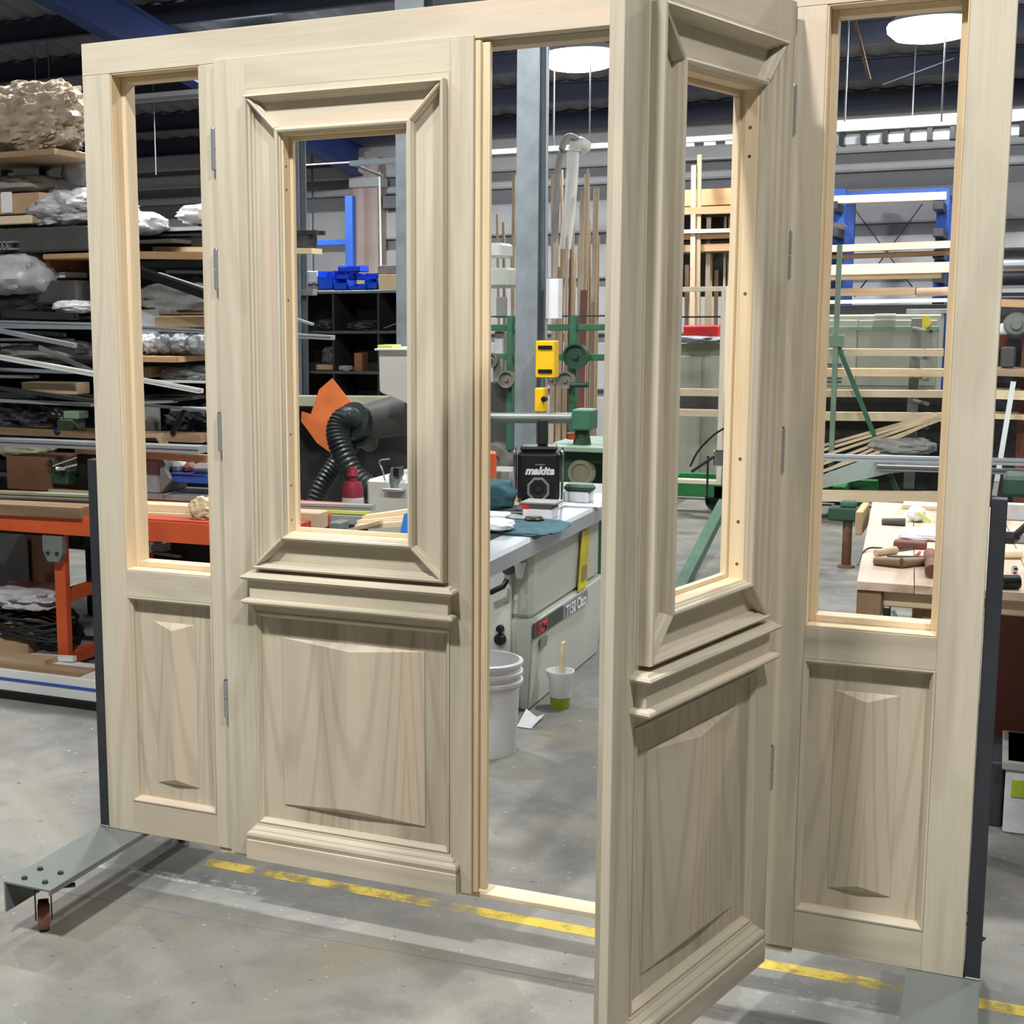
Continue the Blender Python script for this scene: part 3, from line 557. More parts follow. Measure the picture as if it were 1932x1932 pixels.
bars([
 ('extrusion', 'long bright aluminium extrusion passing behind the left jamb', 'alu', (-60, 607), (250, 616), 2.5, 9, .05, 'grv'),
 ('extrusion', 'second bright aluminium extrusion just below the first', 'alu', (-60, 616), (178, 619), 2.48, 5, .04, 'box'),
 ('extrusion', 'pale flat strip slanting down from the left edge', 'alu', (-60, 612), (142, 652), 2.3, 8, .03, 'box'),
 ('extrusion', 'thin aluminium strip slanting across behind the pale strip', 'alu_dull', (75, 655), (180, 702), 2.45, 10, .02, 'ang'),
 ('extrusion', 'white grooved channel slanting down to the jamb', 'white_paint', (-60, 663), (180, 706), 2.35, 9, .03, 'grv'),
 ('extrusion', 'flat pale grey strip under the grooved channel', 'alu', (-60, 695), (140, 702), 2.5, 6, .05, 'box'),
 ('extrusion', 'short dull aluminium flat near the left edge', 'alu_dull', (-60, 709), (68, 711), 2.45, 5, .05, 'box'),
 ('extrusion', 'dark curved steel strip above the white strips', 'steel_dark', (-60, 724), (180, 757), 2.35, 7, .03, 'box'),
 ('extrusion', 'bright white strip lying lowest in the strip pile', 'alu', (-60, 752), (175, 764), 2.4, 6, .04, 'box'),
 ('extrusion', 'narrow grey aluminium angle beside the blue post', 'alu_dull', (-60, 640), (145, 641), 2.75, 5, .05, 'ang'),
 ('extrusion', 'small grey square tube end on the rack shelf', 'alu_dull', (-60, 622), (120, 632), 2.8, 7, .05, 'box')])
L('grey_sheet', 'dusty translucent plastic over boxes on the rack', 'plastic sheet', 'dustgrey', -20, 645, 144, 690, 2.8, .4, 21, .15, 4)
X('timber_offcut', 'pale timber offcut with three dark knots on the rack', 'timber', 'timber_x', 40, 722, 144, 744, 2.6, .12)
L('tool_heap', 'dark heap of fittings on the rack above the bench', 'fittings', 'dark_clutter', -40, 760, 100, 830, 2.65, .3, 23, .3, 3, 4, n=18)
L('vise', 'black bench vise between the heap and blue post', 'vise', 'black_plastic', 82, 770, 116, 800, 2.55, .12, 25, .25, 3)
X('green_case', 'pale green power tool body on the rack', 'power tool', 'green_pale', 118, 776, 147, 792, 2.55, .1, .008); X('green_case', 'green power tool base under the pale green body', 'power tool', 'green_pale', 106, 792, 136, 812, 2.55, .12, .008)
B('timber_plank', 'pinkish timber plank along the lowest rack shelf', 'plank', 'oldwood_x', (-60, 808), (390, 826), 2.62, 15, .12)
L('blue_rag', 'blue rag hanging over the timber plank', 'cloth', 'navy_paint', 97, 800, 114, 824, 2.55, .1, 27)
B('extrusion', 'wide white aluminium rail running the length of the rack', 'extrusion', 'alu', (-60, 830), (382, 848), 2.2, 13, .09, 'grv')
B('timber_plank', 'thin pale timber lath under the wide white rail', 'plank', 'timber_x', (150, 848), (396, 866), 2.3, 12, .08)
# seen through the left sidelight
B('grey_beam', 'grey steel beam across the top of the rack', 'beam', 'steel_grey', (244, 456), (470, 448), 3.2, 26, .12)
B('dust_sheet', 'dirty white sheet draped along the grey beam', 'cloth', 'white_cloth', (248, 437), (470, 430), 3.15, 7, .2)
L('paper_wrap', 'loose white paper wrapping on top of the rack', 'paper', 'paper', 318, 382, 420, 422, 3.0, .4, 31, .2, 2.6)
B('grey_board', 'grey-green board lying under the grey beam', 'board', 'tan_board', (248, 482), (450, 484), 2.9, 14, .2); B('steel_bar', 'black steel bar below the grey-green board', 'bar', 'black_plastic', (248, 501), (450, 496), 2.86, 11, .1)
B('extrusion', 'black channel slanting down through the left sidelight', 'extrusion', 'black_plastic', (235, 502), (470, 585), 2.5, 15, .05, 'chan')
B('extrusion', 'thin silver lath above the black slanting channel', 'extrusion', 'alu', (300, 516), (590, 612), 2.6, 4, .03)
B('extrusion', 'pale tube lying behind the slanting channel', 'extrusion', 'alu', (318, 513), (450, 514), 3.0, 6, .05)
L('dust_sheet', 'large grey dust sheet folded on the rack shelf', 'cloth', 'dustgrey', 246, 525, 430, 602, 2.92, .5, 33, .12, 4, 3, n=16)
X('white_carton', 'white carton end behind the aluminium strips', 'box', 'plastic_sheet', 246, 584, 300, 640, 2.75, .3); X('timber_block', 'yellowish timber block with dark top on the rack', 'timber', 'timber_x', 292, 596, 392, 618, 2.7, .14); X('timber_block', 'dark weathered block lying on the yellowish timber', 'timber', 'rust', 300, 590, 388, 598, 2.72, .12)
B('extrusion', 'white grooved rail with grey end through the left sidelight', 'extrusion', 'alu', (252, 618), (628, 637), 2.45, 8, .05, 'grv')
for k, (a, b) in enumerate(((256, 285), (286, 312), (313, 345), (346, 388))): L('plastic_bag', ['white plastic bag at the left end of the bag row', 'grey plastic bag second in the bag row', 'pale plastic bag third in the bag row', 'crumpled plastic bag at the right end of the bag row'][k], 'bag', 'grey_bag' if k else 'plastic_sheet', a, 630, b, 670, 2.62, .25, 40 + k, .2, 3)
B('timber_plank', 'orange-brown plank under the plastic bags', 'plank', 'ply_x', (250, 674), (372, 676), 2.72, 10, .4)
L('plastic_bag', 'pale bag under the blue rack beam', 'bag', 'grey_bag', 286, 692, 386, 722, 2.68, .3, 47, .2, 3); X('tan_box', 'small tan box beside the pale bag', 'box', 'cardboard', 256, 692, 284, 712, 2.7, .2)
bars([('extrusion', 'white rail slanting down to the lower right of the sidelight', 'white_paint', (252, 714), (380, 738), 2.4, 8, .04, 'grv'), ('extrusion', 'thin white rail lying level above the blue beam', 'white_paint', (252, 718), (400, 721), 2.6, 4, .04, 'box'),
 ('extrusion', 'silver angle lying on the blue beam', 'alu', (252, 760), (330, 757), 2.5, 5, .05, 'ang'), ('extrusion', 'long silver flat bar below the blue beam', 'alu', (252, 762), (410, 776), 2.55, 4, .05, 'box')])
X('grey_plate', 'dull grey sheet metal plate standing on the rack', 'plate', 'dustgrey', 258, 768, 300, 818, 2.7, .02); L('tool_heap', 'pile of dark tools and castings seen through the sidelight', 'tools', 'dark_clutter', 298, 775, 395, 838, 2.75, .3, 51, .35, 3, 4, n=18)
B('pry_bar', 'black lever handle leaning on the pile of dark tools', 'handle', 'black_plastic', (350, 772), (325, 820), 2.55, 8, .02); X('white_block', 'white paper offcuts on the pile of dark tools', 'paper', 'paper', 320, 770, 388, 776, 2.6, .1)
poly('mitred_timber', 'pale mitred timber corner piece on the rack', 'timber', 'timber_x', [(258, 818), (298, 818), (308, 838), (302, 838), (294, 826), (258, 826)], 2.5, .05)
X('grey_carton', 'dark grey wrapped carton on the bench in the sidelight', 'box', 'grey_bag', 262, 866, 302, 932, 2.3, .25, .01)
poly('steel_bracket', 'triangular grey steel bracket beside the dark carton', 'bracket', 'steel_grey', [(302, 870), (322, 908), (302, 930)], 2.25, .03)
X('parts_bin', 'blue parts tray on the bench in the sidelight', 'tray', 'blue_paint', 312, 896, 400, 912, 2.3, .25); X('white_block', 'white plastic tub standing in the blue tray', 'tub', 'plastic_white', 358, 876, 400, 896, 2.35, .15, .02); X('jar', 'pale jar standing in the blue tray', 'jar', 'plastic_white', 320, 872, 340, 896, 2.38, .1, .02); X('jar', 'brown jar standing in the blue tray', 'jar', 'terracotta', 341, 874, 356, 896, 2.38, .1, .02)
X('grey_mat', 'long grey board along the bench back', 'board', 'dustgrey', 262, 934, 410, 946, 2.3, .3)
for k, (y0, y1) in enumerate(((948, 961), (963, 973), (974, 984))): B('timber_board', ['top pale board of the stack on the orange bench', 'middle pale board of the stack on the orange bench', 'lowest pale board of the stack on the orange bench'][k], 'board', 'pine_x', (250, (y0 + y1) / 2 - 1), (400, (y0 + y1) / 2 + 6), 1.95 - .03 * k, y1 - y0, .1)
L('work_gloves', 'cream canvas work gloves on the board stack', 'gloves', 'cream_cloth', 352, 940, 402, 988, 1.83, .1, 61, .3, 2.4, 3, n=16)
X('grey_box', 'small white electrical box under the orange bench', 'box', 'white_paint', 268, 1026, 284, 1042, 2.4, .08); X('grey_box', 'grey bracket box under the orange bench rail', 'box', 'steel_grey', 288, 1024, 306, 1042, 2.4, .08); B('steel_bar', 'thin steel rod under the orange bench', 'rod', 'alu_dull', (292, 1043), (340, 1050), 2.4, 4, .02)
X('shade_sheet', 'black sheet added for the deep shade under the orange bench', 'panel', 'black_plastic', 200, 1020, 470, 1300, 2.66, .02)  # shade under the bench put into the colour of an added sheet

# ================================================================ seen through the closed leaf window
# far wall furniture
def column(name, label, px0, px1, Y, mat, w=None, d_=.15, top=None, kind='H'):
    a, b = W(px0, 300, Y).x, W(px1, 300, Y).x; zt_ = ZR(Y) - .2 if top is None else top
    t = empty(name, ((a + b) / 2, Y, 0), label, 'column')
    if kind == 'H':
        MB().box(a, b, Y, Y + .015, 0, zt_, .002).build('flange', mat, t); MB().box((a + b) / 2 - .006, (a + b) / 2 + .006, Y + .015, Y + d_, 0, zt_).build('web', mat, t); MB().box(a, b, Y + d_, Y + d_ + .015, 0, zt_, .002).build('flange', mat, t)
    else: MB().box(a, b, Y, Y + d_, 0, zt_, .006).build('shaft', mat, t)
    MB().box(a - .05, b + .05, Y - .05, Y + d_ + .06, 0, .02, .003).build('base_plate', mat, t)
    return t
colC = column('steel_column', 'galvanised steel column with yellow boxes in the doorway', 974, 1016, 5.5, 'galv', d_=.2)
column('steel_column', 'galvanised steel column at the right of the closed leaf window', 746, 800, 6.4, 'galv', d_=.2); column('steel_column', 'slim galvanised column just behind the closed leaf opening', 530, 563, 9.0, 'galv', d_=.15)
cr = column('wall_column', 'pale concrete wall column streaked with red paint', 664, 712, 13.2, 'column_red', d_=.26, top=3.62, kind='S')
a, b_, lo, hi = ext(664, 335, 712, 358, 13.2); MB().box(a - .03, b_ + .03, 13.16, 13.46, lo + .03, hi, .01).build('capital', 'wall_light', cr)
rb = empty('blue_rack_frame', (W(658, 500, 11).x, 11, 0), 'bright blue rack upright standing by the streaked column', 'rack')
a, b_, lo, hi = ext(651, 369, 665, 505, 11); MB().box(a, b_, 11, 11.1, 0, hi, .004).build('upright', 'blue_paint', rb)
a2, _, lo, hi = ext(520, 453, 652, 464, 11.02); MB().box(a2, a, 11.02, 11.07, lo, hi, .004).build('beam', 'blue_paint', rb)
MB().box(a2, a2 + .08, 11, 11.1, 0, hi + .4, .004).build('upright', 'blue_paint', rb)
B('steel_bar', 'dark steel section overhanging the rack behind the closed leaf', 'bar', 'steel_dark', (300, 447), (606, 439), 3.05, 8, .1, 'chan'); B('timber_plank', 'pale plank end overhanging the rack behind the closed leaf', 'plank', 'pine_x', (300, 471), (598, 474), 2.98, 10, .12); B('steel_bar', 'thick black section between the pale plank and steel section', 'bar', 'dark_clutter', (300, 458), (590, 456), 3.05, 22, .1)
ct = B('cable_tray', 'bright metal cable tray crossing above the blue rafter foot', 'cable tray', 'alu', (664, 309), (800, 298), 9.6, 9, .12, 'chan'); p = W(790, 300, 9.6); MB().tube([p, (p.x, 9.6, ZR(9.6) + .01)], .007, 6).build('drop_rod', 'alu_dull', ct); B('conduit', 'thin white conduit running to the cable tray', 'conduit', 'white_paint', (470, 318), (668, 306), 9.6, 3, .02, 'tube'); B('conduit', 'grey pipe bending down below the cable tray', 'conduit', 'steel_grey', (672, 312), (722, 332), 9.7, 6, .03, 'tube')
B('conduit', 'thin white vertical pipe in front of the far wall', 'conduit', 'white_paint', (716, 325), (724, 800), 12.0, 4, .03, 'tube')
X('grey_board', 'dark plate painted as the shadow on the far wall behind the pipe', 'plate', 'wall_groove', 722, 369, 760, 392, 13.3, .2)  # wall shadow put into the colour of this plate
# pigeonholes
xa, xb = W(480, 640, 9.2).x, W(800, 640, 9.2).x; z5 = W(650, 548, 9.2).z
ph = empty('pigeonhole_shelf', ((xa + xb) / 2, 9.5, 0), 'dark steel pigeonhole shelving topped with blue bins', 'shelving')
for py in (551, 627, 703, 770, 840):
    z = W(650, py, 9.2).z; MB().box(xa, xb, 9.2, 9.75, z - .014, z + .014, .002).build('shelf', 'charcoal' if py > 560 else 'steel_grey', ph)
for px in (480, 628, 713, 800):
    x = W(px, 640, 9.2).x; MB().box(x - .012, x + .012, 9.21, 9.74, 0, z5, .002).build('divider', 'dark_shelf', ph)
MB().box(xa, xb, 9.74, 9.76, 0, z5).build('back_panel', 'dark_shelf', ph)
def bin_(label, x0, y0, x1, y1, Y, rot=0):
    a, b, lo, hi = ext(x0, y0, x1, y1, Y); d = .22; w_ = .006; m = MB()
    m.box(a, b, Y, Y + d, lo, lo + w_).box(a, a + w_, Y, Y + d, lo, hi).box(b - w_, b, Y, Y + d, lo, hi).box(a, b, Y + d - w_, Y + d, lo, hi).box(a, b, Y, Y + w_, lo, lo + (hi - lo) * .62).box(a - .004, b + .004, Y - .004, Y + .004, lo + (hi - lo) * .58, lo + (hi - lo) * .66)
    return tag(m.build('storage_bin', 'blue_bin'), label, 'bin', 'blue bins on the pigeonholes')
bin_('tall blue bin at the left end of the bin pile', 600, 511, 629, 546, 9.25); bin_('blue bin lower second from the left', 629, 527, 655, 547, 9.22); bin_('blue bin stacked upper second from the left', 631, 513, 660, 527, 9.3); bin_('blue bin lower in the middle of the pile', 656, 535, 690, 547, 9.22); bin_('blue bin at the lower right of the pile', 688, 526, 712, 546, 9.26); bin_('blue bin behind at the right of the pile', 672, 515, 712, 528, 9.4); bin_('topmost blue bin of the pile', 638, 501, 678, 513, 9.3)
X('carton', 'tan cardboard carton beside the blue bins', 'box', 'cardboard_pale', 714, 517, 790, 547, 9.25, .35); X('carton', 'flat grey carton lid on the tan carton', 'box', 'dustgrey', 712, 500, 790, 516, 9.28, .3); X('steel_bracket', 'white angled bracket left of the blue bins', 'bracket', 'white_paint', 545, 512, 598, 532, 9.35, .2); X('grey_board', 'white pile of boards at the pigeonhole end', 'board', 'dustgrey', 540, 546, 590, 558, 9.05, .1)
def fit(rows):
    for k, (nm, lab, cat, mt, x0, y0, x1, y1, Y, dp) in enumerate(rows): L(nm, lab, cat, mt, x0, y0, x1, y1, Y, dp, 70 + k, .25, 4, 3, n=8)
fit([('fittings_heap', 'dark fittings in the upper left pigeonhole', 'fittings', 'dark_clutter', 596, 602, 626, 622, 9.3, .2), ('fittings_heap', 'dark fittings in the upper middle pigeonhole', 'fittings', 'dark_clutter', 650, 608, 705, 622, 9.3, .2), ('fittings_heap', 'grey casting in the lower left pigeonhole', 'casting', 'charcoal', 605, 655, 630, 695, 9.3, .2), ('fittings_heap', 'light grey clamp parts in the lower middle pigeonhole', 'fittings', 'dustgrey', 636, 690, 662, 700, 9.28, .1)])
X('timber_block', 'stepped red-brown timber block in the pigeonhole', 'timber', 'terracotta', 668, 666, 683, 701, 9.3, .15); X('timber_block', 'tan board end in the lower left pigeonhole', 'timber', 'tan_board', 596, 688, 628, 698, 9.3, .2); B('socket_wrench', 'silver socket wrench in the upper right pigeonhole', 'wrench', 'chrome', (724, 619), (756, 607), 9.25, 4, .02, 'tube')

# panel saw with overhead hood and dust hoses
ps = empty('panel_saw', (W(720, 900, 3.4).x, 3.4, 0), 'white panel saw with overhead hood and dust duct', 'saw')
h = MB(); pts = [(714, 660), (800, 660), (800, 800), (768, 762), (716, 740)]; P = [W(x, y, 3.3) for x, y in pts]; h.prism([(p.x, p.z) for p in P], 'y', 3.3, 3.62); h.build('hood', 'white_paint', ps, bevel=.006)
P = [W(x, y, 3.25) for x, y in ((706, 660), (800, 657))]; MB().box(P[0].x, P[1].x, 3.25, 3.66, P[0].z - .004, P[0].z + .006, .002).build('hood_cap', 'white_paint', ps); a, b_, lo, hi = ext(712, 651, 740, 658, 3.28); MB().box(a, b_, 3.28, 3.4, lo, hi, .002).build('sticker', 'yellowgreen', ps)
bx = W(830, 700, 3.5).x; MB().box(bx - .06, bx + .06, 3.62, 3.74, 0, W(760, 620, 3.6).z, .004).build('post', 'white_paint', ps)
MB().cone(W(676, 800, 3.55), W(820, 768, 3.75), .095, .13, 28).build('duct', 'charcoal', ps)
MB().cone(W(664, 792, 3.45), W(688, 806, 3.6), .10, .10, 24).build('duct_collar', 'hose_black', ps); MB().cone(W(682, 826, 3.5), W(698, 836, 3.62), .05, .05, 20).build('duct_collar', 'hose_black', ps)
a, b_, lo, hi = ext(692, 908, 860, 1020, 3.0); MB().box(a, b_, 3.0, 3.5, 0, hi, .012).build('body', 'machine_white', ps)
tag(hose(MB(), [W(676, 795, 3.5), W(650, 790, 3.4), W(637, 812, 3.35), W(645, 850, 3.32), W(672, 900, 3.3), W(716, 935, 3.3)], .062).build('dust_hose', 'hose_black'), 'black corrugated dust hose curving down from the duct', 'hose')
tag(hose(MB(), [W(672, 826, 3.66), W(640, 868, 3.62), W(606, 920, 3.55), W(585, 985, 3.5)], .052).build('dust_hose', 'hose_black'), 'thinner corrugated hose running down behind the red bottle', 'hose')
poly('orange_sheet', 'orange coated sheet with one curved edge behind the hose', 'sheet', 'orange_ply', [(626, 714), (668, 768), (650, 850), (622, 853), (598, 836), (578, 808), (568, 795), (569, 777), (586, 782), (602, 735)], 5.124, .014)
B('beige_beam', 'beige steel guide beam behind the orange sheet', 'beam', 'khaki', (520, 755), (752, 757), 5.2, 18, .12); X('dark_machine', 'dark machine base below the beige guide beam', 'machine', 'dark_shelf', 500, 768, 830, 1050, 5.3, .4)
# bottle
bt = W(666, 952, 2.95); r = 21 * mpp(bt); zb_ = W(666, 962, 2.95).z
bo = empty('glue_bottle', (bt.x, 2.95, zb_), 'white squeeze bottle with maroon shoulder and cap', 'bottle'); c = (bt.x, 2.95, zb_); hh = W(666, 880, 2.95).z - zb_
MB().lathe(c, [(0, 0), (r, 0), (r * 1.02, hh * .2), (r * .98, hh * .3)], 20).build('body', 'plastic_white', bo); MB().lathe(c, [(r * .98, hh * .3), (r * .95, hh * .5), (r * .8, hh * .64), (r * .3, hh * .68)], 20).build('shoulder', 'maroon', bo); MB().lathe(c, [(r * .28, hh * .68), (r * .28, hh * .78), (r * .55, hh * .79), (r * .4, hh * .97), (0, hh)], 20).build('cap', 'maroon', bo)
# router on the saw
rt = empty('router', (W(735, 920, 2.95).x, 2.95, W(735, 925, 2.95).z), 'small grey router standing on the white machine box', 'power tool')
p = W(738, 900, 2.96); MB().lathe((p.x, 3.02, W(738, 924, 3.02).z), [(0, 0), (.03, 0), (.03, .03), (.034, .035), (.034, .075), (.028, .085), (.026, .11), (.01, .115), (0, .115)], 18).build('motor', 'alu_dull', rt); a, b_, lo, hi = ext(720, 922, 758, 928, 2.95); MB().box(a, b_, 2.95, 3.1, lo, hi, .003).build('base', 'alu', rt); a, b_, lo, hi = ext(741, 882, 752, 900, 2.97); MB().box(a, b_, 2.97, 3.04, lo, hi, .003).build('grip', 'black_plastic', rt)
MB().tube(spline([W(735, 866, 3.0), W(716, 870, 3.0), W(722, 888, 3.0), W(726, 906, 3.0)], 14), .004, 6).build('guard_wire', 'alu', rt)
# stock in front, on the bench end
B('extrusion', 'aluminium profile with a yellow stripe on the bench', 'extrusion', 'alu', (540, 952), (704, 958), 2.3, 11, .05, 'grv'); B('yellow_strip', 'yellow-green strip lying along the aluminium profile', 'strip', 'yellowgreen', (560, 963), (698, 968), 2.22, 5, .03); B('extrusion', 'grey aluminium box section under the yellow strip', 'extrusion', 'alu', (540, 974), (694, 981), 2.2, 15, .06)
X('timber_block', 'squared timber end with end grain at the window corner', 'timber', 'timber_x', 520, 966, 600, 998, 1.98, .1)
for k, (a, b, th) in enumerate((((690, 977), (800, 962), 11), ((680, 985), (800, 974), 10), ((676, 993), (800, 984), 9))): B('timber_offcut', ['uppermost pale offcut in the window offcut pile', 'second pale offcut in the window offcut pile', 'third pale offcut in the window offcut pile'][k], 'timber', 'pine_x', a, b, 2.1 - .04 * k, th, .07)
B('timber_offcut', 'thin lath slanting below the window offcut pile', 'timber', 'timber_x', (645, 1004), (720, 985), 1.98, 6, .03); poly('blue_wedge', 'bright blue plastic wedge at the window corner', 'wedge', 'blue_bright', [(762, 970), (800, 960), (800, 1015), (754, 1010)], 1.9, .05)
X('cross_support', 'grey support bar under the window offcut pile', 'support', 'steel_grey', 620, 986, 640, 1004, 1.95, .1)
# ================================================================ doorway: column boxes, spindle moulder, radio, bucket
X('switch_box', 'yellow box with two black slots fixed to the column', 'box', 'yellow_plastic', 1010, 643, 1046, 713, 5.36, .1, .006)
sw = bpy.data.objects['switch_box']
for y0, y1 in ((652, 659), (697, 704)): X('slot', '', '', 'black_plastic', 1015, y0, 1041, y1, 5.352, .01, 0, parent=sw)
s2 = X('pull_switch', 'smaller yellow switch with black knob below the yellow box', 'switch', 'yellow_plastic', 1008, 732, 1026, 778, 5.38, .1, .008); p = W(1027, 753, 5.36); MB().lathe((p.x, p.y, p.z), [(0, -.02), (.018, -.018), (.018, .02)], 14, 'y').build('knob', 'black_plastic', s2)
B('conduit', 'bright conduit running down the column edge', 'conduit', 'alu', (1032, 60), (1029, 800), 5.62, 7, .03, 'tube')
X('white_box', 'white rectangular box hung in front of the leaning timbers', 'box', 'paper', 1029, 526, 1053, 602, 5.6, .1, .004)
# spindle moulder
ZT2 = .80; sp0 = G(928, 1042, ZT2); sp1 = G(1112, 957, ZT2)
sm = empty('spindle_moulder', (.3, 2.7, 0), 'white spindle moulder with sliding aluminium table and logo strip', 'machine')
Xr = .63
bm_ = MB(); 
def tb(m, x0, x1, y0, y1, z0, z1, tx=0.0):   # box whose right and front faces lean in towards the floor
    m.add([(x0, y0 + tx, z0), (x1 - tx, y0 + tx, z0), (x1 - tx, y1, z0), (x0, y1, z0), (x0, y0, z1), (x1, y0, z1), (x1, y1, z1), (x0, y1, z1)], [(0, 3, 2, 1), (4, 5, 6, 7), (0, 1, 5, 4), (1, 2, 6, 5), (2, 3, 7, 6), (3, 0, 4, 7)]); return m
zs = W(1003, 1172, 2.2).z
tb(MB(), .02, Xr + .015, 2.2, 3.35, .0, zs, .03).build('lower_body', 'machine_white', sm, bevel=.008)
MB().box(.02, Xr, 2.225, 3.3, zs, .70, .02).build('upper_body', 'machine_white', sm)
xs_ = W(965, 1150, 2.19).x; MB().box(.02, xs_, 2.17, 2.2, .05, .66, .006).build('front_panel', 'machine_white', sm)
MB().box(.02, .60, 2.3, 3.9, .715, .785, .006).build('table', 'steel_grey', sm)
rl = MB().sweep([(sp0.x, sp0.y - .5, ZT2 - .045), (sp1.x, sp1.y + .5, ZT2 - .045)], [(-.10, -.04), (.0, -.045), (.03, -.03), (.03, .03), (.02, .045), (-.10, .045)]).build('sliding_table', 'alu', sm)
def onface(py_, px_): d = ray(px_, py_); return CAM + d * ((Xr + .016 - CAM.x) / d.x)
def facequad(name, mat, pts, off):
    P = [onface(y, x) + Vector((off, 0, 0)) for x, y in pts]; P2 = [q - Vector((.004 + off, 0, 0)) for q in P]
    n = len(P); return MB().add(P + P2, [tuple(range(n)), tuple(reversed(range(n, 2 * n)))] + [(k, n + k, n + (k + 1) % n, (k + 1) % n) for k in range(n)]).build(name, mat, sm)
s_a = facequad('logo_strip', 'charcoal', [(1007, 1178), (1061, 1143), (1061, 1168), (1006, 1206)], .004); facequad('logo_strip', 'grey_logo', [(1061, 1143), (1107, 1112), (1107, 1138), (1061, 1168)], .004)
facequad('rating_plate', 'steel_grey', [(1020, 1206), (1032, 1198), (1031, 1216), (1019, 1226)], .003)
facequad('warning_sticker', 'yellow_sticker', [(1099, 1003), (1113, 995), (1108, 1104), (1091, 1117)], .0); facequad('warning_mark', 'brass', [(1098, 1070), (1107, 1064), (1106, 1092), (1096, 1098)], .003)
def ftext(s, px, py, size, mat):
    P = onface(py, px); Q = P + Vector((.0065, 0, 0))
    q2 = onface(py - .64 * 10, px + 10) ; ydir = Vector((0, 1, 0)); zdir = Vector((0, 0, 1))
    M = Matrix(((0, 0, 1, Q.x), (1, 0, 0, Q.y), (0, 1, 0, Q.z), (0, 0, 0, 1)))
    return text('lettering', s, mat, sm, size, M, .001, 0, .001)
ftext('SCM', 1021, 1182, .068, 'red_logo'); ftext('T150 Class', 1085, 1142, .075, 'letter_white')
for (px, py, r) in ((944, 1186, .017), (944, 1206, .026)):
    p = W(px, py, 2.165); MB().lathe((p.x, p.y, p.z), [(0, -.02), (r * .8, -.02), (r, -.012), (r, .005)], 18, 'y').build('knob', 'black_plastic', sm)
MB().tube([W(925, 1118, 2.1), W(950, 1106, 2.1), W(956, 1094, 2.12)], .012, 10).build('lever', 'black_plastic', sm); p = W(958, 1072, 2.12); MB().cone((p.x, 2.12, p.z), (p.x, 2.2, p.z), .03, .03, 14).build('table_lock', 'steel_dark', sm); p = W(974, 1072, 2.1); MB().cone((p.x, 2.14, p.z + .02), (p.x, 2.14, p.z - .05), .03, .012, 14).build('guide_bracket', 'white_paint', sm)
# things on the moulder
ZS = ZT2
def onT(px, py, z=ZS): return G(px, py, z)
tc_ = onT(940, 970); tag(MB().lump((tc_.x - .03, tc_.y + .08, ZS + .075), (.16, .16, .15), 3, .12, 2.4, 2.4, 14).build('beanie_hat', 'teal_cloth'), 'dark teal cloth hat on the moulder table', 'hat')
a_, b2 = onT(905, 1010), onT(1020, 985)
tag(MB().lump((a_.x + .11, a_.y + .25, ZS + .006), (.34, .42, .012), 5, .1, 3, 4, 12).build('teal_cloth', 'teal_cloth'), 'flat teal cloth spread along the sliding table', 'cloth')
wc = onT(935, 1005); tag(MB().lump((wc.x, wc.y, ZS + .035), (.15, .14, .045), 7, .12, 2, 3, 10).build('white_pad', 'white_cloth'), 'folded white cloth pad on the teal cloth', 'cloth'); wc = onT(930, 985); tag(MB().box(wc.x - .08, wc.x + .05, wc.y, wc.y + .1, ZS + .014, ZS + .034, .006).build('white_pad', 'white_cloth'), 'flat white pad behind the folded cloth', 'cloth')
for k, (px, py) in enumerate(((962, 978), (972, 966), (1010, 972))):
    q = onT(px, py); tag(MB().lathe((q.x, q.y, ZS + .002 + .012 * k), [(0, 0), (.085, 0), (.085, .006), (0, .007)], 26).build('sanding_disc', 'charcoal' if k else 'dustgrey'), ['grey sanding disc at the edge of the teal cloth', 'dark sanding disc lying behind the tape measure box', 'flat dark sanding disc under the white box'][k], 'sanding disc', 'sanding discs')
for k in range(3):
    q0, q1 = onT(930, 945 + 7 * k - 12), onT(979, 948 + 7 * k - 8); z = ZS + .03 * (2 - k); y_ = 2.95 - .03 * k
    B('timber_offcut', ['top pale offcut beside the radio', 'middle pale offcut beside the radio', 'lowest pale offcut beside the radio'][k], 'timber', 'pine_x', (920, 930 + 9 * k), (980 + k, 934 + 9 * k), y_, 7, .05)
bxp = onT(1013, 978); bx_ = empty('disc_box', (bxp.x, bxp.y, ZS), 'white and dark abrasive disc box with red corner', 'box')
m_ = mpp(bxp); wq, hq, dq = 56 * m_, 26 * m_, .10
MB().box(bxp.x - wq / 2, bxp.x + wq / 2, bxp.y, bxp.y + dq, ZS, ZS + hq, .002).build('carton', 'paper', bx_); MB().box(bxp.x - wq / 2 - .001, bxp.x + wq / 2 + .001, bxp.y - .001, bxp.y + dq + .001, ZS + hq * .68, ZS + hq + .001).build('lid', 'charcoal', bx_); MB().box(bxp.x - wq / 2 - .0015, bxp.x - wq / 2 + .03, bxp.y - .0025, bxp.y, ZS + hq * .66, ZS + hq).build('red_mark', 'red_plastic', bx_); MB().box(bxp.x - wq / 2 - .01, bxp.x + wq / 2 + .02, bxp.y - .005, bxp.y + dq + .02, ZS + hq + .002, ZS + hq + .01, .001).build('sheet_on_top', 'dustgrey', bx_)
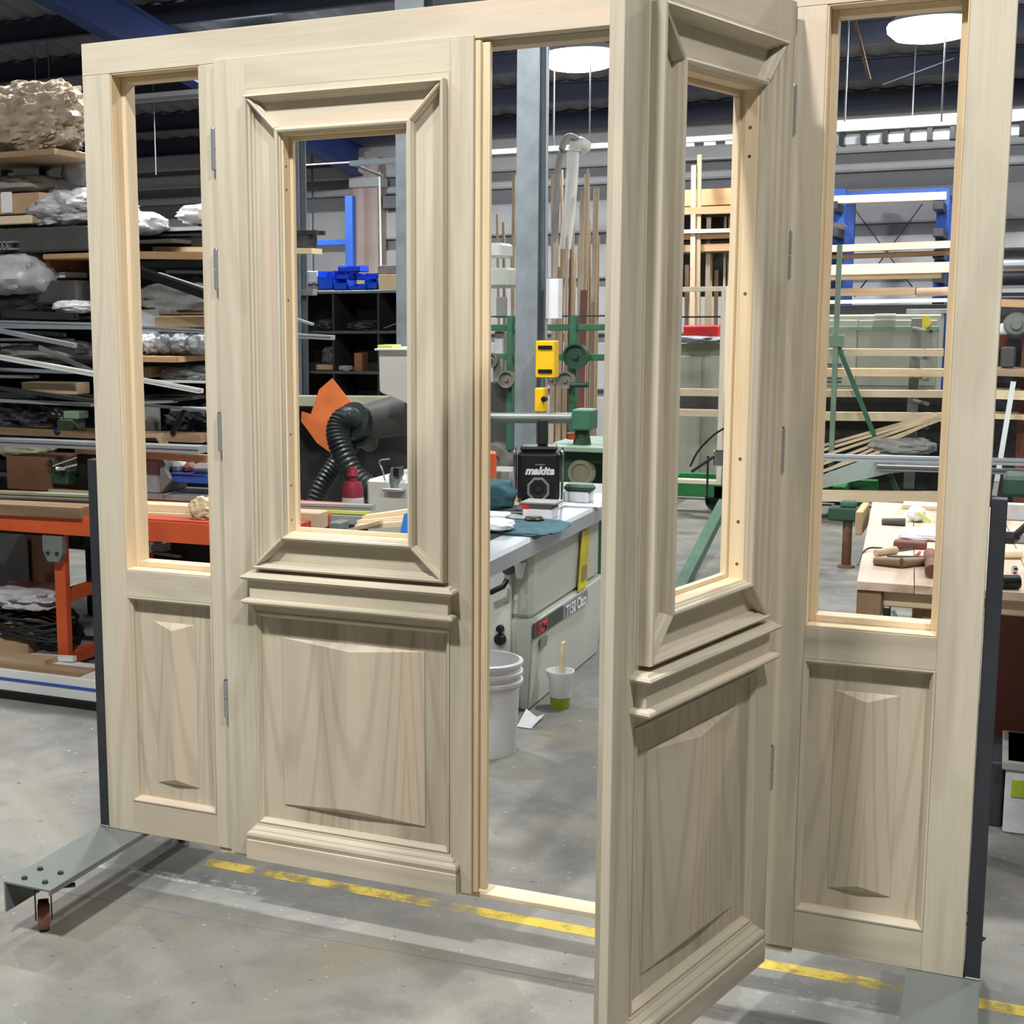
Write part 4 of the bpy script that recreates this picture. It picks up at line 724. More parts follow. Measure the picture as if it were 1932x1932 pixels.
q = onT(1012, 985); tm = empty('tape_measure', (q.x, q.y - .03, ZS), 'black tape measure with round pale badge', 'tape measure'); MB().lathe((q.x, q.y - .03, ZS + .002), [(0, 0), (.038, 0), (.042, .006), (.042, .018), (.036, .024), (0, .024)], 22).build('case', 'black_plastic', tm); MB().lathe((q.x, q.y - .03, ZS + .026), [(0, .002), (.022, .002), (.022, 0)], 18).build('badge', 'brass', tm); MB().box(q.x - .09, q.x - .03, q.y - .045, q.y - .015, ZS, ZS + .012, .004).build('tongue', 'black_plastic', tm)
# radio
rd = onT(985, 962); R0 = empty('jobsite_radio', (rd.x, rd.y + .25, ZS), 'black cordless jobsite radio with white lettering and speaker ring', 'radio'); R0['_org'] = (0, 0, 0); R0.rotation_euler = (0, 0, math.radians(16))
ms = mpp(Vector((rd.x, rd.y + .25, ZS))); wr, hr, dr = 78 * ms, 100 * ms, .16
MB().box(-wr / 2, wr / 2, -dr / 2, dr / 2, .01, hr, .02).build('body', 'black_plastic', R0); MB().box(-wr / 2 + .01, wr / 2 - .01, -dr / 2 + .01, dr / 2 - .01, hr, hr + .022, .01).build('top_cover', 'black_plastic', R0)
MB().box(-.008, .042, -.02, .05, hr + .02, hr + .15, .01).build('battery', 'rubber', R0)
zc = hr * .30; octo = [(.055 * math.cos(math.pi / 8 + k * math.pi / 4), zc + .06 * math.sin(math.pi / 8 + k * math.pi / 4)) for k in range(8)]; inn = [(x * .8, zc + (z - zc) * .8) for x, z in octo]
rg = MB(); yv = -dr / 2; n = 8
rg.add([(x, yv - .008, z) for x, z in octo] + [(x, yv - .008, z) for x, z in inn] + [(x, yv + .004, z) for x, z in octo] + [(x, yv + .004, z) for x, z in inn], [(k, (k + 1) % n, n + (k + 1) % n, n + k) for k in range(n)] + [(k, 2 * n + k, 2 * n + (k + 1) % n, (k + 1) % n) for k in range(n)] + [(n + k, n + (k + 1) % n, 3 * n + (k + 1) % n, 3 * n + k) for k in range(n)]); rg.build('speaker_ring', 'galv', R0)
MB().lathe((0, yv - .001, zc), [(.042, -.003), (.034, -.001), (.02, .003), (.016, -.004), (0, -.006)], 22, 'y').build('speaker_cone', 'rubber', R0)
text('lettering', 'makita', 'letter_white', R0, .05, Matrix(((1, 0, 0, 0.005), (0, 0, -1, yv - .001), (0, 1, 0, hr * .64), (0, 0, 0, 1))), .001, .25, .0025)
text('lettering', 'DMR', 'grey_logo', R0, .018, Matrix(((1, 0, 0, .015), (0, 0, -1, yv - .001), (0, 1, 0, hr * .76), (0, 0, 0, 1))), .001, 0, 0) if False else MB().box(-.015, .03, yv - .002, yv, hr * .75, hr * .77).build('nameplate', 'grey_logo', R0)
for sx in (wr / 2 + .012, -wr / 2 - .012):
    MB().tube(spline([(sx, -dr / 2 - .01, .03), (sx, -dr / 2 - .012, hr * .5), (sx, -dr / 2 - .004, hr - .01), (sx, -dr / 2 + .04, hr + .012)], 14), .0065, 8).build('guard_bar', 'chrome', R0)
    MB().tube(spline([(sx, dr / 2, .03), (sx, dr / 2, hr * .5), (sx, dr / 2 - .01, hr - .02)], 14), .006, 8).build('guard_bar', 'chrome', R0)
q = onT(1082, 948); dt = empty('power_tool', (q.x, q.y, ZS), 'dark green drill lying on a white case behind the radio', 'power tool'); MB().box(q.x - .05, q.x + .07, q.y, q.y + .1, ZS, ZS + .05, .004).build('white_case', 'paper', dt); MB().box(q.x - .05, q.x + .09, q.y, q.y + .07, ZS + .05, ZS + .085, .012).build('tool_body', 'green_deep', dt)
q = onT(1090, 950); tag(MB().box(q.x - .05, q.x + .13, q.y - .1, q.y - .02, ZS, ZS + .004, .001).build('paper_sheet', 'paper'), 'white paper sheet by the far end of the sliding table', 'paper')
X('grey_carton', 'pale grey carton behind the teal cap', 'box', 'dustgrey', 915, 888, 962, 918, 3.35, .2, drop=ZS - .01)
X('dark_block', 'dark grey casting under the pale carton', 'casting', 'charcoal', 915, 905, 960, 930, 3.3, .15, drop=ZS - .01)
# bucket, pot, paper
bk = G(943, 1428); bw = empty('bucket', (bk.x - .02, bk.y + .03, 0), 'tall white plastic bucket standing beside the spindle moulder', 'bucket'); mb_ = mpp(bk); r1 = 38 * mb_ * 1.04; hb = .37; cx_, cy_ = G(943, 1438).x - .10, G(943, 1438).y + .12
bw.location = (cx_, cy_, 0); bw['_org'] = (cx_, cy_, 0)
r0 = .118; r1 = .135; MB().lathe((cx_, cy_, 0), [(0, 0), (r0, 0), (r0 + .002, .006), (r1, hb), (r1 - .005, hb), (r0 - .003, .01), (0, .01)], 36).build('body', 'bucket_white', bw)
for z in (hb - .012, hb - .05, hb - .085): MB().lathe((cx_, cy_, z), [(r1 - .004, -.006), (r1 + .009, -.004), (r1 + .01, .008), (r1 - .002, .012)], 36).build('rim', 'bucket_white', bw)
pp = G(1050, 1340); pcx, pcy = pp.x - .0, pp.y + .05; pt = empty('paint_pot', (pcx, pcy, 0), 'small white pot with lime band and brush on the floor', 'pot'); k_ = 22 * mpp(pp)
MB().lathe((pcx, pcy, 0), [(0, 0), (k_ * .82, 0), (k_ * .86, .05)], 24).build('lime_band', 'lime', pt); MB().lathe((pcx, pcy, 0), [(k_ * .86, .05), (k_ * .98, .13), (k_ * 1.2, .15), (k_ * 1.22, .165), (k_ * 1.1, .165), (k_ * .9, .13), (k_ * .7, .1), (0, .1)], 24).build('body', 'bucket_white', pt)
MB().sweep([(pcx, pcy, .08), (pcx + .012, pcy, .29)], PROF['box'](.012, .035)).build('brush_handle', 'cream_cloth', pt)
c4 = [G(975, 1372), G(993, 1346), G(1012, 1358), G(1028, 1356), G(1002, 1376)]; zz = [.002, .02, .012, .02, .002]
P = [Vector((p.x, p.y, z)) for p, z in zip(c4, zz)]; tag(MB().add(P + [q + Vector((0, 0, .0012)) for q in P], [(0, 1, 2), (0, 2, 4), (2, 3, 4), (5, 7, 6), (5, 9, 7), (7, 9, 8), (0, 5, 6, 1), (1, 6, 7, 2), (2, 7, 8, 3), (3, 8, 9, 4), (4, 9, 5, 0)]).build('paper_scrap', 'paper'), 'crumpled white paper scrap on the floor by the bucket', 'paper')
# green machine behind the column
gm = empty('green_machine', (-.3, 6.6, 0), 'old green cast-iron machine with pulleys behind the column', 'machine')
def gX(name, mat, x0, y0, x1, y1, Y, dep, c=.004): return X(name, '', '', mat, x0, y0, x1, y1, Y, dep, c, parent=gm)
gX('frame_rail', 'green_paint', 915, 612, 1160, 624, 6.5, .06); gX('frame_rail', 'green_paint', 915, 668, 1160, 680, 6.5, .06); gX('frame_post', 'green_paint', 955, 596, 966, 850, 6.48, .08); gX('frame_post', 'green_paint', 1073, 596, 1086, 850, 6.48, .08); gX('frame_rail', 'green_deep', 915, 595, 1160, 598, 6.55, .05)
for px, py, r in ((1085, 672, 24), (1066, 718, 17), (955, 716, 16), (1040, 716, 12), (925, 680, 14)):
    p = W(px, py, 6.4); R_ = r * mpp(p); MB().lathe((p.x, 6.42, p.z), [(0, -.03), (R_ * .25, -.03), (R_ * .3, -.012), (R_ * .8, -.012), (R_ * .85, -.03), (R_, -.03), (R_, .03), (0, .03)], 24, 'y').build('pulley', 'green_deep' if r > 20 else 'wheel_grey', gm)
gX('plate', 'dustgrey', 930, 678, 948, 720, 6.46, .03); gX('gear_housing', 'charcoal', 915, 722, 972, 850, 6.6, .2); gX('plate', 'plastic_white', 933, 625, 950, 668, 6.56, .02)
B('feed_shaft', '', '', 'green_deep', (1075, 726), (1110, 726), 6.35, 10, .04, 'tube', parent=gm)
gX('base', 'green_deep', 915, 850, 1160, 1000, 6.6, .5); 
B('steel_pipe', 'horizontal steel pipe in front of the column', 'pipe', 'steel_grey', (880, 788), (1082, 789), 4.6, 20, .12, 'tube')
ch = X('pipe_clamp', 'green clamp head on the end of the steel pipe', 'clamp', 'green_paint', 1078, 773, 1115, 812, 4.55, .15, .008); p = W(1094, 820, 4.6); MB().cone((p.x, 4.65, p.z + .06), (p.x, 4.65, p.z - .1), .035, .06, 18).build('spindle', 'green_deep', ch)
p = W(1077, 824, 4.6); tag(MB().lathe((p.x, 4.65, p.z), [(.02, -.018), (.038, -.018), (.04, 0), (.038, .018), (.02, .018)], 22).build('orange_ring', 'orange_paint'), 'orange collar ring under the green clamp head', 'ring')
p = W(1080, 840, 4.6); z0 = p.z - .02
gt = empty('green_table', (p.x, 4.9, 0), 'green machine table with wheel below the clamp head', 'machine'); a, b_, lo, hi = ext(1033, 840, 1160, 850, 4.6); MB().box(a, b_, 4.5, 5.2, lo, hi, .004).build('table_top', 'green_pale', gt); a, b_, lo, hi = ext(1050, 850, 1160, 872, 4.65); MB().box(a, b_, 4.6, 5.1, lo, hi, .01).build('table_rib', 'green_deep', gt); a, b_, lo, hi = ext(1080, 872, 1160, 990, 4.8); MB().box(a, b_, 4.85, 5.1, 0, hi).build('pedestal', 'green_deep', gt)
p = W(1096, 892, 4.6); MB().lathe((p.x, 4.62, p.z), [(0, -.02), (.05, -.02), (.055, -.035), (.075, -.035), (.08, -.02), (.08, .02), (0, .02)], 24, 'y').build('handwheel', 'khaki', gt)
p = W(932, 872, 6.5); MB().lathe((p.x, 6.5, p.z), [(0, -.03), (.06, -.03), (.066, -.05), (.13, -.05), (.145, -.03), (.145, .12), (0, .12)], 26, 'y').build('handwheel', 'wheel_grey', gm); X('orange_tube', 'orange tube end at the edge of the doorway', 'tube', 'orange_paint', 918, 852, 932, 908, 3.2, .05, .012)
# leaning timber store in the far bay
random.seed(11)
def lean(k, bx, tx, ty, Y, th, mat, lab, grp):    # strip standing on the floor, leaning back
    top = W(tx, ty, Y + .5); foot = Vector((W(bx, 660, Y).x, Y, 0)); h = th * mpp(top)
    return tag(MB().sweep([foot, top], PROF['box'](.022, h), up=(1, 0, 0)).build('leaning_strip', mat), lab, 'timber', grp)
ORD = 'first second third fourth fifth sixth seventh eighth ninth tenth eleventh twelfth thirteenth fourteenth fifteenth sixteenth seventeenth eighteenth nineteenth twentieth twenty-first twenty-second twenty-third twenty-fourth twenty-fifth twenty-sixth'.split()
for k in range(26):
    bx = 1040 + k * 3.3; ty = random.choice((330, 370, 400, 430, 460, 500)) + random.uniform(-15, 15)
    lean(k, bx, bx + random.uniform(-8, 12), ty, 8.3 + .045 * ((k * 7) % 26), random.choice((4, 5, 6, 8, 10)), ['strip_z', 'timber_z', 'oldwood_z', 'strip_z'][k % 4], ORD[k] + ' timber strip from the left, leaning in the store right of the column', 'leaning timber strips right of the column')
for k, (bx, tx, ty, th) in enumerate(((948, 938, 405, 4), (958, 950, 420, 5), (966, 970, 330, 6), (972, 966, 480, 5))): lean(k, bx, tx, ty, 8.3 + .06 * k, th, 'strip_z', ORD[k] + ' timber strip from the left, leaning left of the column', 'leaning timber strips left of the column')
p = W(1086, 300, 9.0); tag(MB().tube(spline([W(1066, 470, 9.0), W(1074, 400, 9.0), W(1080, 320, 9.0), W(1082, 285, 9.0), W(1092, 270, 9.0), W(1106, 278, 9.1)], 24), .055, 14).build('duct_pipe', 'white_paint'), 'white plastic pipe with a bend near the ceiling', 'pipe')
tag(MB().tube(spline([W(1046, 560, 8.8), W(1050, 360, 8.8), W(1058, 290, 8.8), W(1072, 258, 8.9), W(1095, 268, 9.0)], 24), .03, 10).build('duct_pipe', 'dustgrey'), 'thin grey hose rising beside the white pipe', 'hose')
X('white_hood', 'white machine hood left of the galvanised column', 'hood', 'machine_white', 920, 505, 958, 542, 7.2, .3, .02); X('white_hood', 'white visor above the machine hood', 'hood', 'white_paint', 920, 458, 946, 486, 7.3, .3, .02)
X('grey_board', 'pale grey board between the machine hood and column', 'board', 'dustgrey', 936, 560, 955, 600, 7.3, .03)
lean(0, 1094, 1102, 548, 8.15, 12, 'redbrown', 'dark maroon board leaning among the pale strips', None)
# cable tray / light rail under the roof along the far wall
lr = empty('light_rail', (0, 11.5, 3.4), 'white slotted light rail hung along the far wall', 'light rail')
pa, pb_ = W(1570, 238, 11.5), W(1960, 205, 11.5); zc = (W(1690, 232, 11.5).z); xl2, xr2 = W(1572, 235, 11.5).x, 4.2
MB().box(xl2, xr2, 11.5, 11.56, zc - .05, zc + .06, .004).build('upper_rail', 'white_paint', lr); MB().box(xl2, xr2, 11.62, 11.66, zc - .17, zc - .05, .004).build('lower_rail', 'alu', lr)
for k in range(14): MB().box(xl2 + .06 + .2 * k, xl2 + .11 + .2 * k, 11.48, 11.68, zc - .18, zc - .06, .002).build('hanger_clip', 'black_plastic', lr)
for k in range(5): MB().tube([(xl2 + .1 + .62 * k, 11.55, zc), (xl2 + .1 + .62 * k, 11.55, ZR(11.55))], .008, 6).build('drop_rod', 'alu_dull', lr)
lr2 = empty('light_rail', (-1.5, 11.8, 3.4), 'bright white rail seen through the open leaf window', 'light rail'); za = W(1320, 262, 11.8).z; xa3, xb3 = W(1230, 265, 11.8).x, W(1520, 262, 11.8).x
MB().box(xa3, xb3, 11.8, 11.88, za - .03, za + .03, .004).build('upper_rail', 'white_paint', lr2)
for x in (xa3 + .1, xb3 - .1): MB().tube([(x, 11.84, za), (x, 11.84, ZR(11.84) + .01)], .007, 6).build('drop_rod', 'alu_dull', lr2)
for k in range(6): MB().box(xa3 + .1 + .22 * k, xa3 + .22 + .22 * k, 11.82, 11.86, za - .07, za - .03).build('bracket', 'white_paint', lr2)
B('conduit', 'white conduit below the rail in the open leaf window', 'conduit', 'white_paint', (1180, 306), (1560, 288), 13.44, 5, .04, 'tube')
def hung(label, mat, p0, p1, Y, th, dep, prof='box'):
    a, b = W(*p0, Y), W(*p1, Y); z = (a.z + b.z) / 2; t = empty('light_rail', ((a.x + b.x) / 2, Y, z), label, 'light rail'); h = th * mpp((a + b) / 2)
    MB().sweep([(a.x, Y, z), (b.x, Y, z)], PROF[prof](dep, h)).build('rail', mat, t)
    for q in (.08, .92): x = a.x + (b.x - a.x) * q; MB().tube([(x, Y, z), (x, Y, ZR(Y) + .01)], .007, 6).build('drop_rod', 'alu_dull', t)
hung('short bright rail between the doorway edge and column', 'white_paint', (860, 290), (1000, 285), 11.2, 9, .1); hung('bright rail piece right of the column near the ceiling', 'white_paint', (1034, 282), (1180, 272), 11.4, 9, .1); hung('white lamp tray visible over the left sidelight', 'white_paint', (60, 190), (520, 174), 9.4, 9, .12, 'chan'); hung('second thinner tray under the lamp tray at left', 'alu', (30, 196), (560, 182), 9.2, 6, .1, 'chan')
def rod_(label, px, py):
    p = W(px, py, 9.8); tag(MB().tube([p, (p.x, p.y, ZR(9.8) - .06)], .007, 8).build('suspension_rod', 'alu_dull'), label, 'rod')
for k, (x, y0, y1) in enumerate(((98, 0, 100), (340, 0, 40), (294, 270, 330), (1044, 170, 260), (1112, 95, 290), (1594, 125, 230), (1776, 160, 230))): rod_(['thin rod hanging at the far upper left', 'thin rod hanging above the header at left', 'thin rod in the left sidelight by the wall', 'thin rod hanging right of the column', 'bright rod hanging beside the half hidden lamp', 'thin rod left of the lamp in the right sidelight', 'thin rod right of the lamp in the right sidelight'][k], x, y1)
# ================================================================ through the open leaf: frame on green trolley, leaning strips
tr = empty('green_trolley', (.9, 8.5, 0), 'green A-frame trolley on casters stacked with long timbers', 'trolley')
zA = W(1337, 926, 8.5).z; xA, xB = W(1180, 930, 8.5).x, W(1640, 960, 8.5).x
MB().box(xA, xB, 8.45, 8.55, zA - .05, zA + .06, .004).build('base_beam', 'green_bright', tr); MB().box(xA, xB, 9.2, 9.3, zA - .05, zA + .06, .004).build('base_beam', 'green_bright', tr)
for px in (1240, 1360, 1480, 1575): x = W(px, 930, 8.5).x; MB().box(x - .05, x + .05, 8.45, 9.3, zA - .05, zA + .05, .004).build('cross_beam', 'green_bright', tr)
for px in (1337, 1583):
    x = W(px, 940, 8.5).x
    for yy in (8.55, 9.2):
        f = MB().prism([(x - .06, zA - .05), (x + .06, zA - .05), (x + .07, .08), (x + .03, .08)], 'y', yy - .03, yy - .024).prism([(x - .06, zA - .05), (x + .06, zA - .05), (x + .07, .08), (x + .03, .08)], 'y', yy + .024, yy + .03).build('caster_fork', 'steel_dark', tr); MB().lathe((x + .05, yy, .085), [(0, -.02), (.05, -.02), (.06, -.014), (.06, -.022), (.085, -.02), (.085, .02), (0, .02)], 24, 'y').build('wheel', 'rubber', f)
zTop = W(1577, 462, 8.6).z; x0 = W(1575, 700, 8.6).x
MB().box(x0 - .02, x0 + .02, 8.58, 8.62, zA, zTop, .004).build('post', 'green_pale', tr)
B('diagonal_stay', '', '', 'green_paint', (1582, 655), (1702, 950), 8.62, 8, .04, parent=tr); X('post_head', '', '', 'green_pale', 1565, 632, 1592, 655, 8.57, .08, .006, parent=tr)
for px, py in ((1742, 625), (1742, 677), (1742, 716), (1742, 762), (1742, 808)): B('support_arm', '', '', 'steel_grey', (px - 18, py - 6), (px + 8, py), 9.2, 7, .03, 'tube', 8.7, parent=tr)
xq = W(1725, 700, 9.25).x; MB().box(xq - .04, xq + .04, 9.22, 9.3, zA, W(1725, 600, 9.25).z, .004).build('post', 'steel_grey', tr)
# new window frame standing on the trolley
wf = empty('window_frame', (W(1315, 900, 8.46).x, 8.5, W(1315, 912, 8.46).z), 'new pale pine window frame standing on the green trolley', 'window frame')
xa, xb = W(1258, 700, 8.46).x, W(1366, 700, 8.46).x; z0, z1 = W(1310, 914, 8.46).z, W(1310, 541, 8.46).z; w_ = .04
for nm, q in (('stile', (xa, xa + w_, z0, z1)), ('stile', (xb - w_, xb, z0, z1)), ('head', (xa + w_, xb - w_, z1 - w_, z1)), ('sill', (xa + w_, xb - w_, z0, z0 + w_))): MB().box(q[0], q[1], 8.46, 8.55, q[2], q[3], .003).build(nm, 'frame_pale', wf)
for py in (740, 779):
    z = W(1310, py, 8.5).z; MB().box(xa + w_, xb - w_, 8.49, 8.53, z - .03, z + .03, .003).build('glazing_bar', 'palebatten', wf)
B('support_pole', 'green steel pole sloping up from the floor behind the open leaf', 'pole', 'green_paint', (1278, 1122), (1366, 950), 5.0, 19, .07, 'box', 6.6)
X('red_case', 'red plastic tool case on the machine cabinet', 'case', 'red_plastic', 1289, 614, 1356, 638, 9.7, .25, .012); L('cloth_roll', 'dark and white rag along the cabinet top', 'cloth', 'grey_bag', 1262, 634, 1362, 648, 9.6, .3, 91, .25, 3)
mc = X('machine_cabinet', 'tall pale grey-green machine cabinet behind the window frame', 'cabinet', 'cabinet_grey', 1225, 646, 1420, 962, 9.9, .6, .01, drop=.02); X('door_panel', '', '', 'cabinet_grey', 1232, 672, 1322, 900, 9.885, .02, .004, parent=mc); X('door_panel', '', '', 'cabinet_grey', 1326, 672, 1412, 900, 9.885, .02, .004, parent=mc); X('dark_band', '', '', 'charcoal', 1228, 748, 1416, 775, 9.88, .02, .002, parent=mc)
X('shelf_board', 'broad plywood shelf edge high on the far wall', 'shelf', 'ply_x', 1225, 357, 1420, 388, 11.0, .6)
for k, py in enumerate((400, 447, 470)): B('shelf_board', ['narrow plywood lip under the broad shelf', 'dark-edged shelf with white boxes under it', 'lowest plywood rail of the far shelf'][k], 'shelf', 'ply_x', (1200, py + 4), (1430, py - 4), 11.0, 13, .5)
B('steel_bar', 'black rail under the plywood lip', 'bar', 'black_plastic', (1200, 412), (1430, 404), 10.9, 5, .05); B('white_tub', 'row of white tubs on the far shelf', 'tubs', 'paper', (1200, 440), (1430, 434), 10.8, 7, .2); X('shade_sheet', 'dark sheet added as shade in the void behind the far plywood shelf', 'panel', 'dark_shelf', 1220, 388, 1420, 560, 11.55, .03)  # last sheet is added: shade behind the shelf painted as a board
for k, (a, b, c, d, w2) in enumerate(((1273, 690, 1276, 390, 6), (1286, 690, 1283, 470, 8), (1300, 690, 1296, 500, 7), (1309, 690, 1309, 312, 9), (1318, 690, 1320, 292, 8), (1326, 690, 1318, 420, 6), (1334, 690, 1338, 392, 8), (1342, 690, 1340, 480, 8), (1352, 690, 1352, 510, 7), (1367, 690, 1369, 395, 4), (1292, 690, 1302, 540, 6), (1262, 690, 1266, 480, 6), (1375, 690, 1377, 400, 4))):
    lean(k, a, c, d, 10.25 + .03 * k, w2, ['strip_z', 'timber_z', 'oldwood_z'][k % 3], ['first', 'second', 'third', 'fourth', 'fifth', 'sixth', 'seventh', 'eighth', 'ninth', 'tenth', 'short slanted', 'leftmost', 'rightmost'][k] + ' tall timber strip leaning behind the red case', 'strips behind the red case')
B('steel_bar', 'thin black rail holding back the leaning strips', 'bar', 'black_plastic', (1200, 599), (1430, 597), 10.25, 3, .02)
vt = empty('bar_clamp', (W(1340, 880, 7.6).x, 7.6, W(1340, 915, 7.6).z), 'silver and black clamp with cable by the window frame', 'clamp')
X('jaw', '', '', 'chrome', 1346, 850, 1375, 880, 7.6, .08, .008, parent=vt); MB().tube(spline([W(1366, 808, 7.6), W(1345, 822, 7.6), W(1318, 850, 7.6), W(1302, 880, 7.6)], 14), .008, 8).build('cable', 'rubber', vt); MB().tube([W(1346, 862, 7.6), W(1305, 890, 7.6)], .012, 8).build('handle', 'steel_dark', vt); MB().tube([W(1336, 860, 7.62), W(1334, 938, 7.62)], .008, 8).build('cord', 'rubber', vt)

# ================================================================ through the right sidelight
br = empty('blue_rack_frame', (1.4, 12.2, 0), 'blue steel rack with wire bracing behind the right sidelight', 'rack')
for px0, px1 in ((1568, 1590), (1762, 1786)):
    a, b_, lo, hi = ext(px0, 356, px1, 640, 11.9); MB().box(a, b_, 11.9, 12.0, 0, hi, .004).build('upright', 'blue_paint', br); MB().box(a, b_, 12.9, 13.0, 0, hi, .004).build('upright', 'blue_paint', br)
    for py in (390, 440, 480, 525, 570): p = W((px0 + px1) / 2, py, 11.7); MB().box(p.x - .05, p.x + .05, 11.3, 11.9, p.z - .05, p.z + .03, .008).build('arm', 'steel_dark', br)
a, b_, lo, hi = ext(1568, 358, 1786, 372, 11.95); MB().box(a, b_, 11.95, 12.0, lo, hi, .003).build('beam', 'blue_paint', br)
for a, b in (((1605, 385), (1735, 560)), ((1740, 385), (1612, 560))): B('wire_brace', '', '', 'steel_dark', a, b, 12.5, 2.5, .015, 'tube', parent=br)
rows = [('top thick pine beam on the blue rack', 'pine_x', (1500, 380), (1786, 370), 11.4, 14, .15), ('split double pine plank on the blue rack', 'pine_x', (1500, 472), (1800, 461), 11.2, 13, .15), ('dark weathered plank under the split plank', 'oldwood_x', (1500, 487), (1800, 477), 11.3, 9, .15), ('wide clean pine board in the middle of the rack', 'pine_x', (1500, 511), (1796, 504), 10.9, 19, .12), ('pine board just below the wide clean board', 'pine_x', (1500, 525), (1776, 519), 10.95, 11, .12), ('grey-brown plank lying behind the post top', 'oldwood_x', (1500, 553), (1728, 549), 11.3, 14, .2), ('peach board end at the right of the rack', 'peach_board', (1730, 552), (1800, 549), 11.2, 16, .2)]
for lab, mt, a, b, Y, th, dp in rows: B('timber_plank', lab, 'plank', mt, a, b, Y, th, dp)
B('extrusion', 'long white aluminium section above the green cabinet', 'extrusion', 'white_paint', (1500, 571), (1800, 566), 10.6, 7, .1)
X('white_tub', 'white tube ends on the left arm of the rack', 'tube', 'white_paint', 1545, 420, 1592, 432, 11.6, .3, .03)
gc = X('machine_cabinet', 'long grey-green machine cabinet behind the right sidelight', 'cabinet', 'cabinet_grey', 1500, 594, 1772, 745, 10.2, .7, .01, drop=.02)
for x0_, x1_ in ((1560, 1615), (1618, 1722), (1726, 1766)): X('door_panel', '', '', 'cabinet_grey', x0_, 604, x1_, 728, 10.185, .02, .004, parent=gc)
X('top_band', '', '', 'green_pale', 1500, 616, 1772, 624, 10.18, .02, .002, parent=gc); X('handle', '', '', 'paper', 1650, 592, 1690, 597, 10.15, .04, .004, parent=gc)
p = W(1744, 608, 10.17); MB().lathe((p.x, 10.18, p.z), [(0, -.012), (.055, -.012), (.055, .006)], 24, 'y').build('yellow_sign', 'yellow_sticker', gc)
for y0 in (686, 691, 712, 719): X('vent_slot', '', '', 'charcoal', 1556, y0, 1588, y0 + 3, 10.18, .02, 0, parent=gc)
for k, (x_, y_) in enumerate(((1567, 642), (1586, 642), (1756, 625))): p = W(x_, y_, 10.17); MB().lathe((p.x, 10.18, p.z), [(0, -.02), (.012, -.02), (.012, .004)], 12, 'y').build('knob', 'black_plastic', gc)
X('shade_sheet', 'dark strip added as shade in the opening above the grey-green cabinet', 'panel', 'dark_shelf', 1500, 575, 1790, 594, 10.7, .3); X('grey_board', 'pale tray end above the yellow sign', 'tray', 'dustgrey', 1710, 583, 1790, 592, 10.3, .2)  # first sheet is added, painting the shade above the cabinet
tb_ = [('bundle of bright pine laths on the upper trolley arms', 'palebatten', (1440, 664), (1780, 665), 8.75, 13, .12), ('yellowish plank second on the trolley arms', 'pine_x', (1440, 701), (1780, 703), 8.9, 14, .12), ('square pale batten third on the trolley arms', 'palebatten', (1440, 741), (1780, 743), 8.75, 13, .1), ('pinkish board fourth on the trolley arms', 'pine_x', (1440, 784), (1780, 787), 8.85, 15, .12), ('long pale skirting board low on the trolley', 'pine_x', (1440, 934), (1780, 938), 8.3, 21, .05)]
for lab, mt, a, b, Y, th, dp in tb_: B('timber_plank', lab, 'plank', mt, a, b, Y, th, dp)
for k, (a, b) in enumerate((((1490, 858), (1768, 780)), ((1490, 868), (1768, 784)), ((1500, 878), (1768, 788)), ((1500, 895), (1768, 794)), ((1520, 905), (1750, 800)), ((1490, 910), (1660, 852)))): B('pine_lath', ['topmost', 'second', 'third', 'fourth', 'fifth', 'separate lowest'][k] + ' pale lath in the slanting lath bundle', 'lath', 'palebatten', a, b, 8.66 - .04 * k, 5, .04, group='slanting pine laths')
X('shade_sheet', 'black sheet added as shade in the recess behind the slanting laths', 'panel', 'dark_shelf', 1480, 746, 1790, 930, 9.6, .03)  # added sheet, its near-black colour stands for shade behind the laths
B('extrusion', 'upper grooved silver rail passing behind the right jamb', 'extrusion', 'alu', (1440, 860), (1990, 873), 5.8, 12, .06, 'grv'); B('extrusion', 'lower grooved silver rail passing behind the right jamb', 'extrusion', 'alu', (1655, 882), (1990, 892), 5.9, 10, .06, 'grv')
poly('glass_sheet', 'dusty pale sheet lying under the silver rails', 'sheet', 'glass_green', [(1540, 900), (1660, 856), (1760, 862), (1770, 885), (1680, 893), (1548, 922)], 8.43, .02); B('grey_board', 'grey foam strip on the dusty pale sheet', 'strip', 'dustgrey', (1650, 876), (1775, 880), 8.37, 8, .1)
L('wrapped_roll', 'grey plastic heap above the silver rails', 'plastic sheet', 'dustgrey', 1640, 828, 1762, 862, 8.4, .3, 95, .2, 2.5)
pv = empty('pipe_stand', (G(1596, 1070).x, G(1596, 1070).y, 0), 'rusty pipe stand with green vise jaw and round foot', 'stand'); q = G(1596, 1070); z1 = W(1602, 982, q.y).z
MB().lathe((q.x, q.y, 0), [(0, 0), (.055, 0), (.055, .012), (.03, .02), (.03, z1), (0, z1)], 18).build('pipe', 'rust', pv); MB().box(q.x - .12, q.x + .12, q.y - .06, q.y + .06, z1, z1 + .09, .012).build('jaw', 'green_deep', pv); MB().box(q.x - .05, q.x + .05, q.y - .05, q.y + .05, z1 + .09, z1 + .13, .01).build('jaw', 'green_paint', pv)
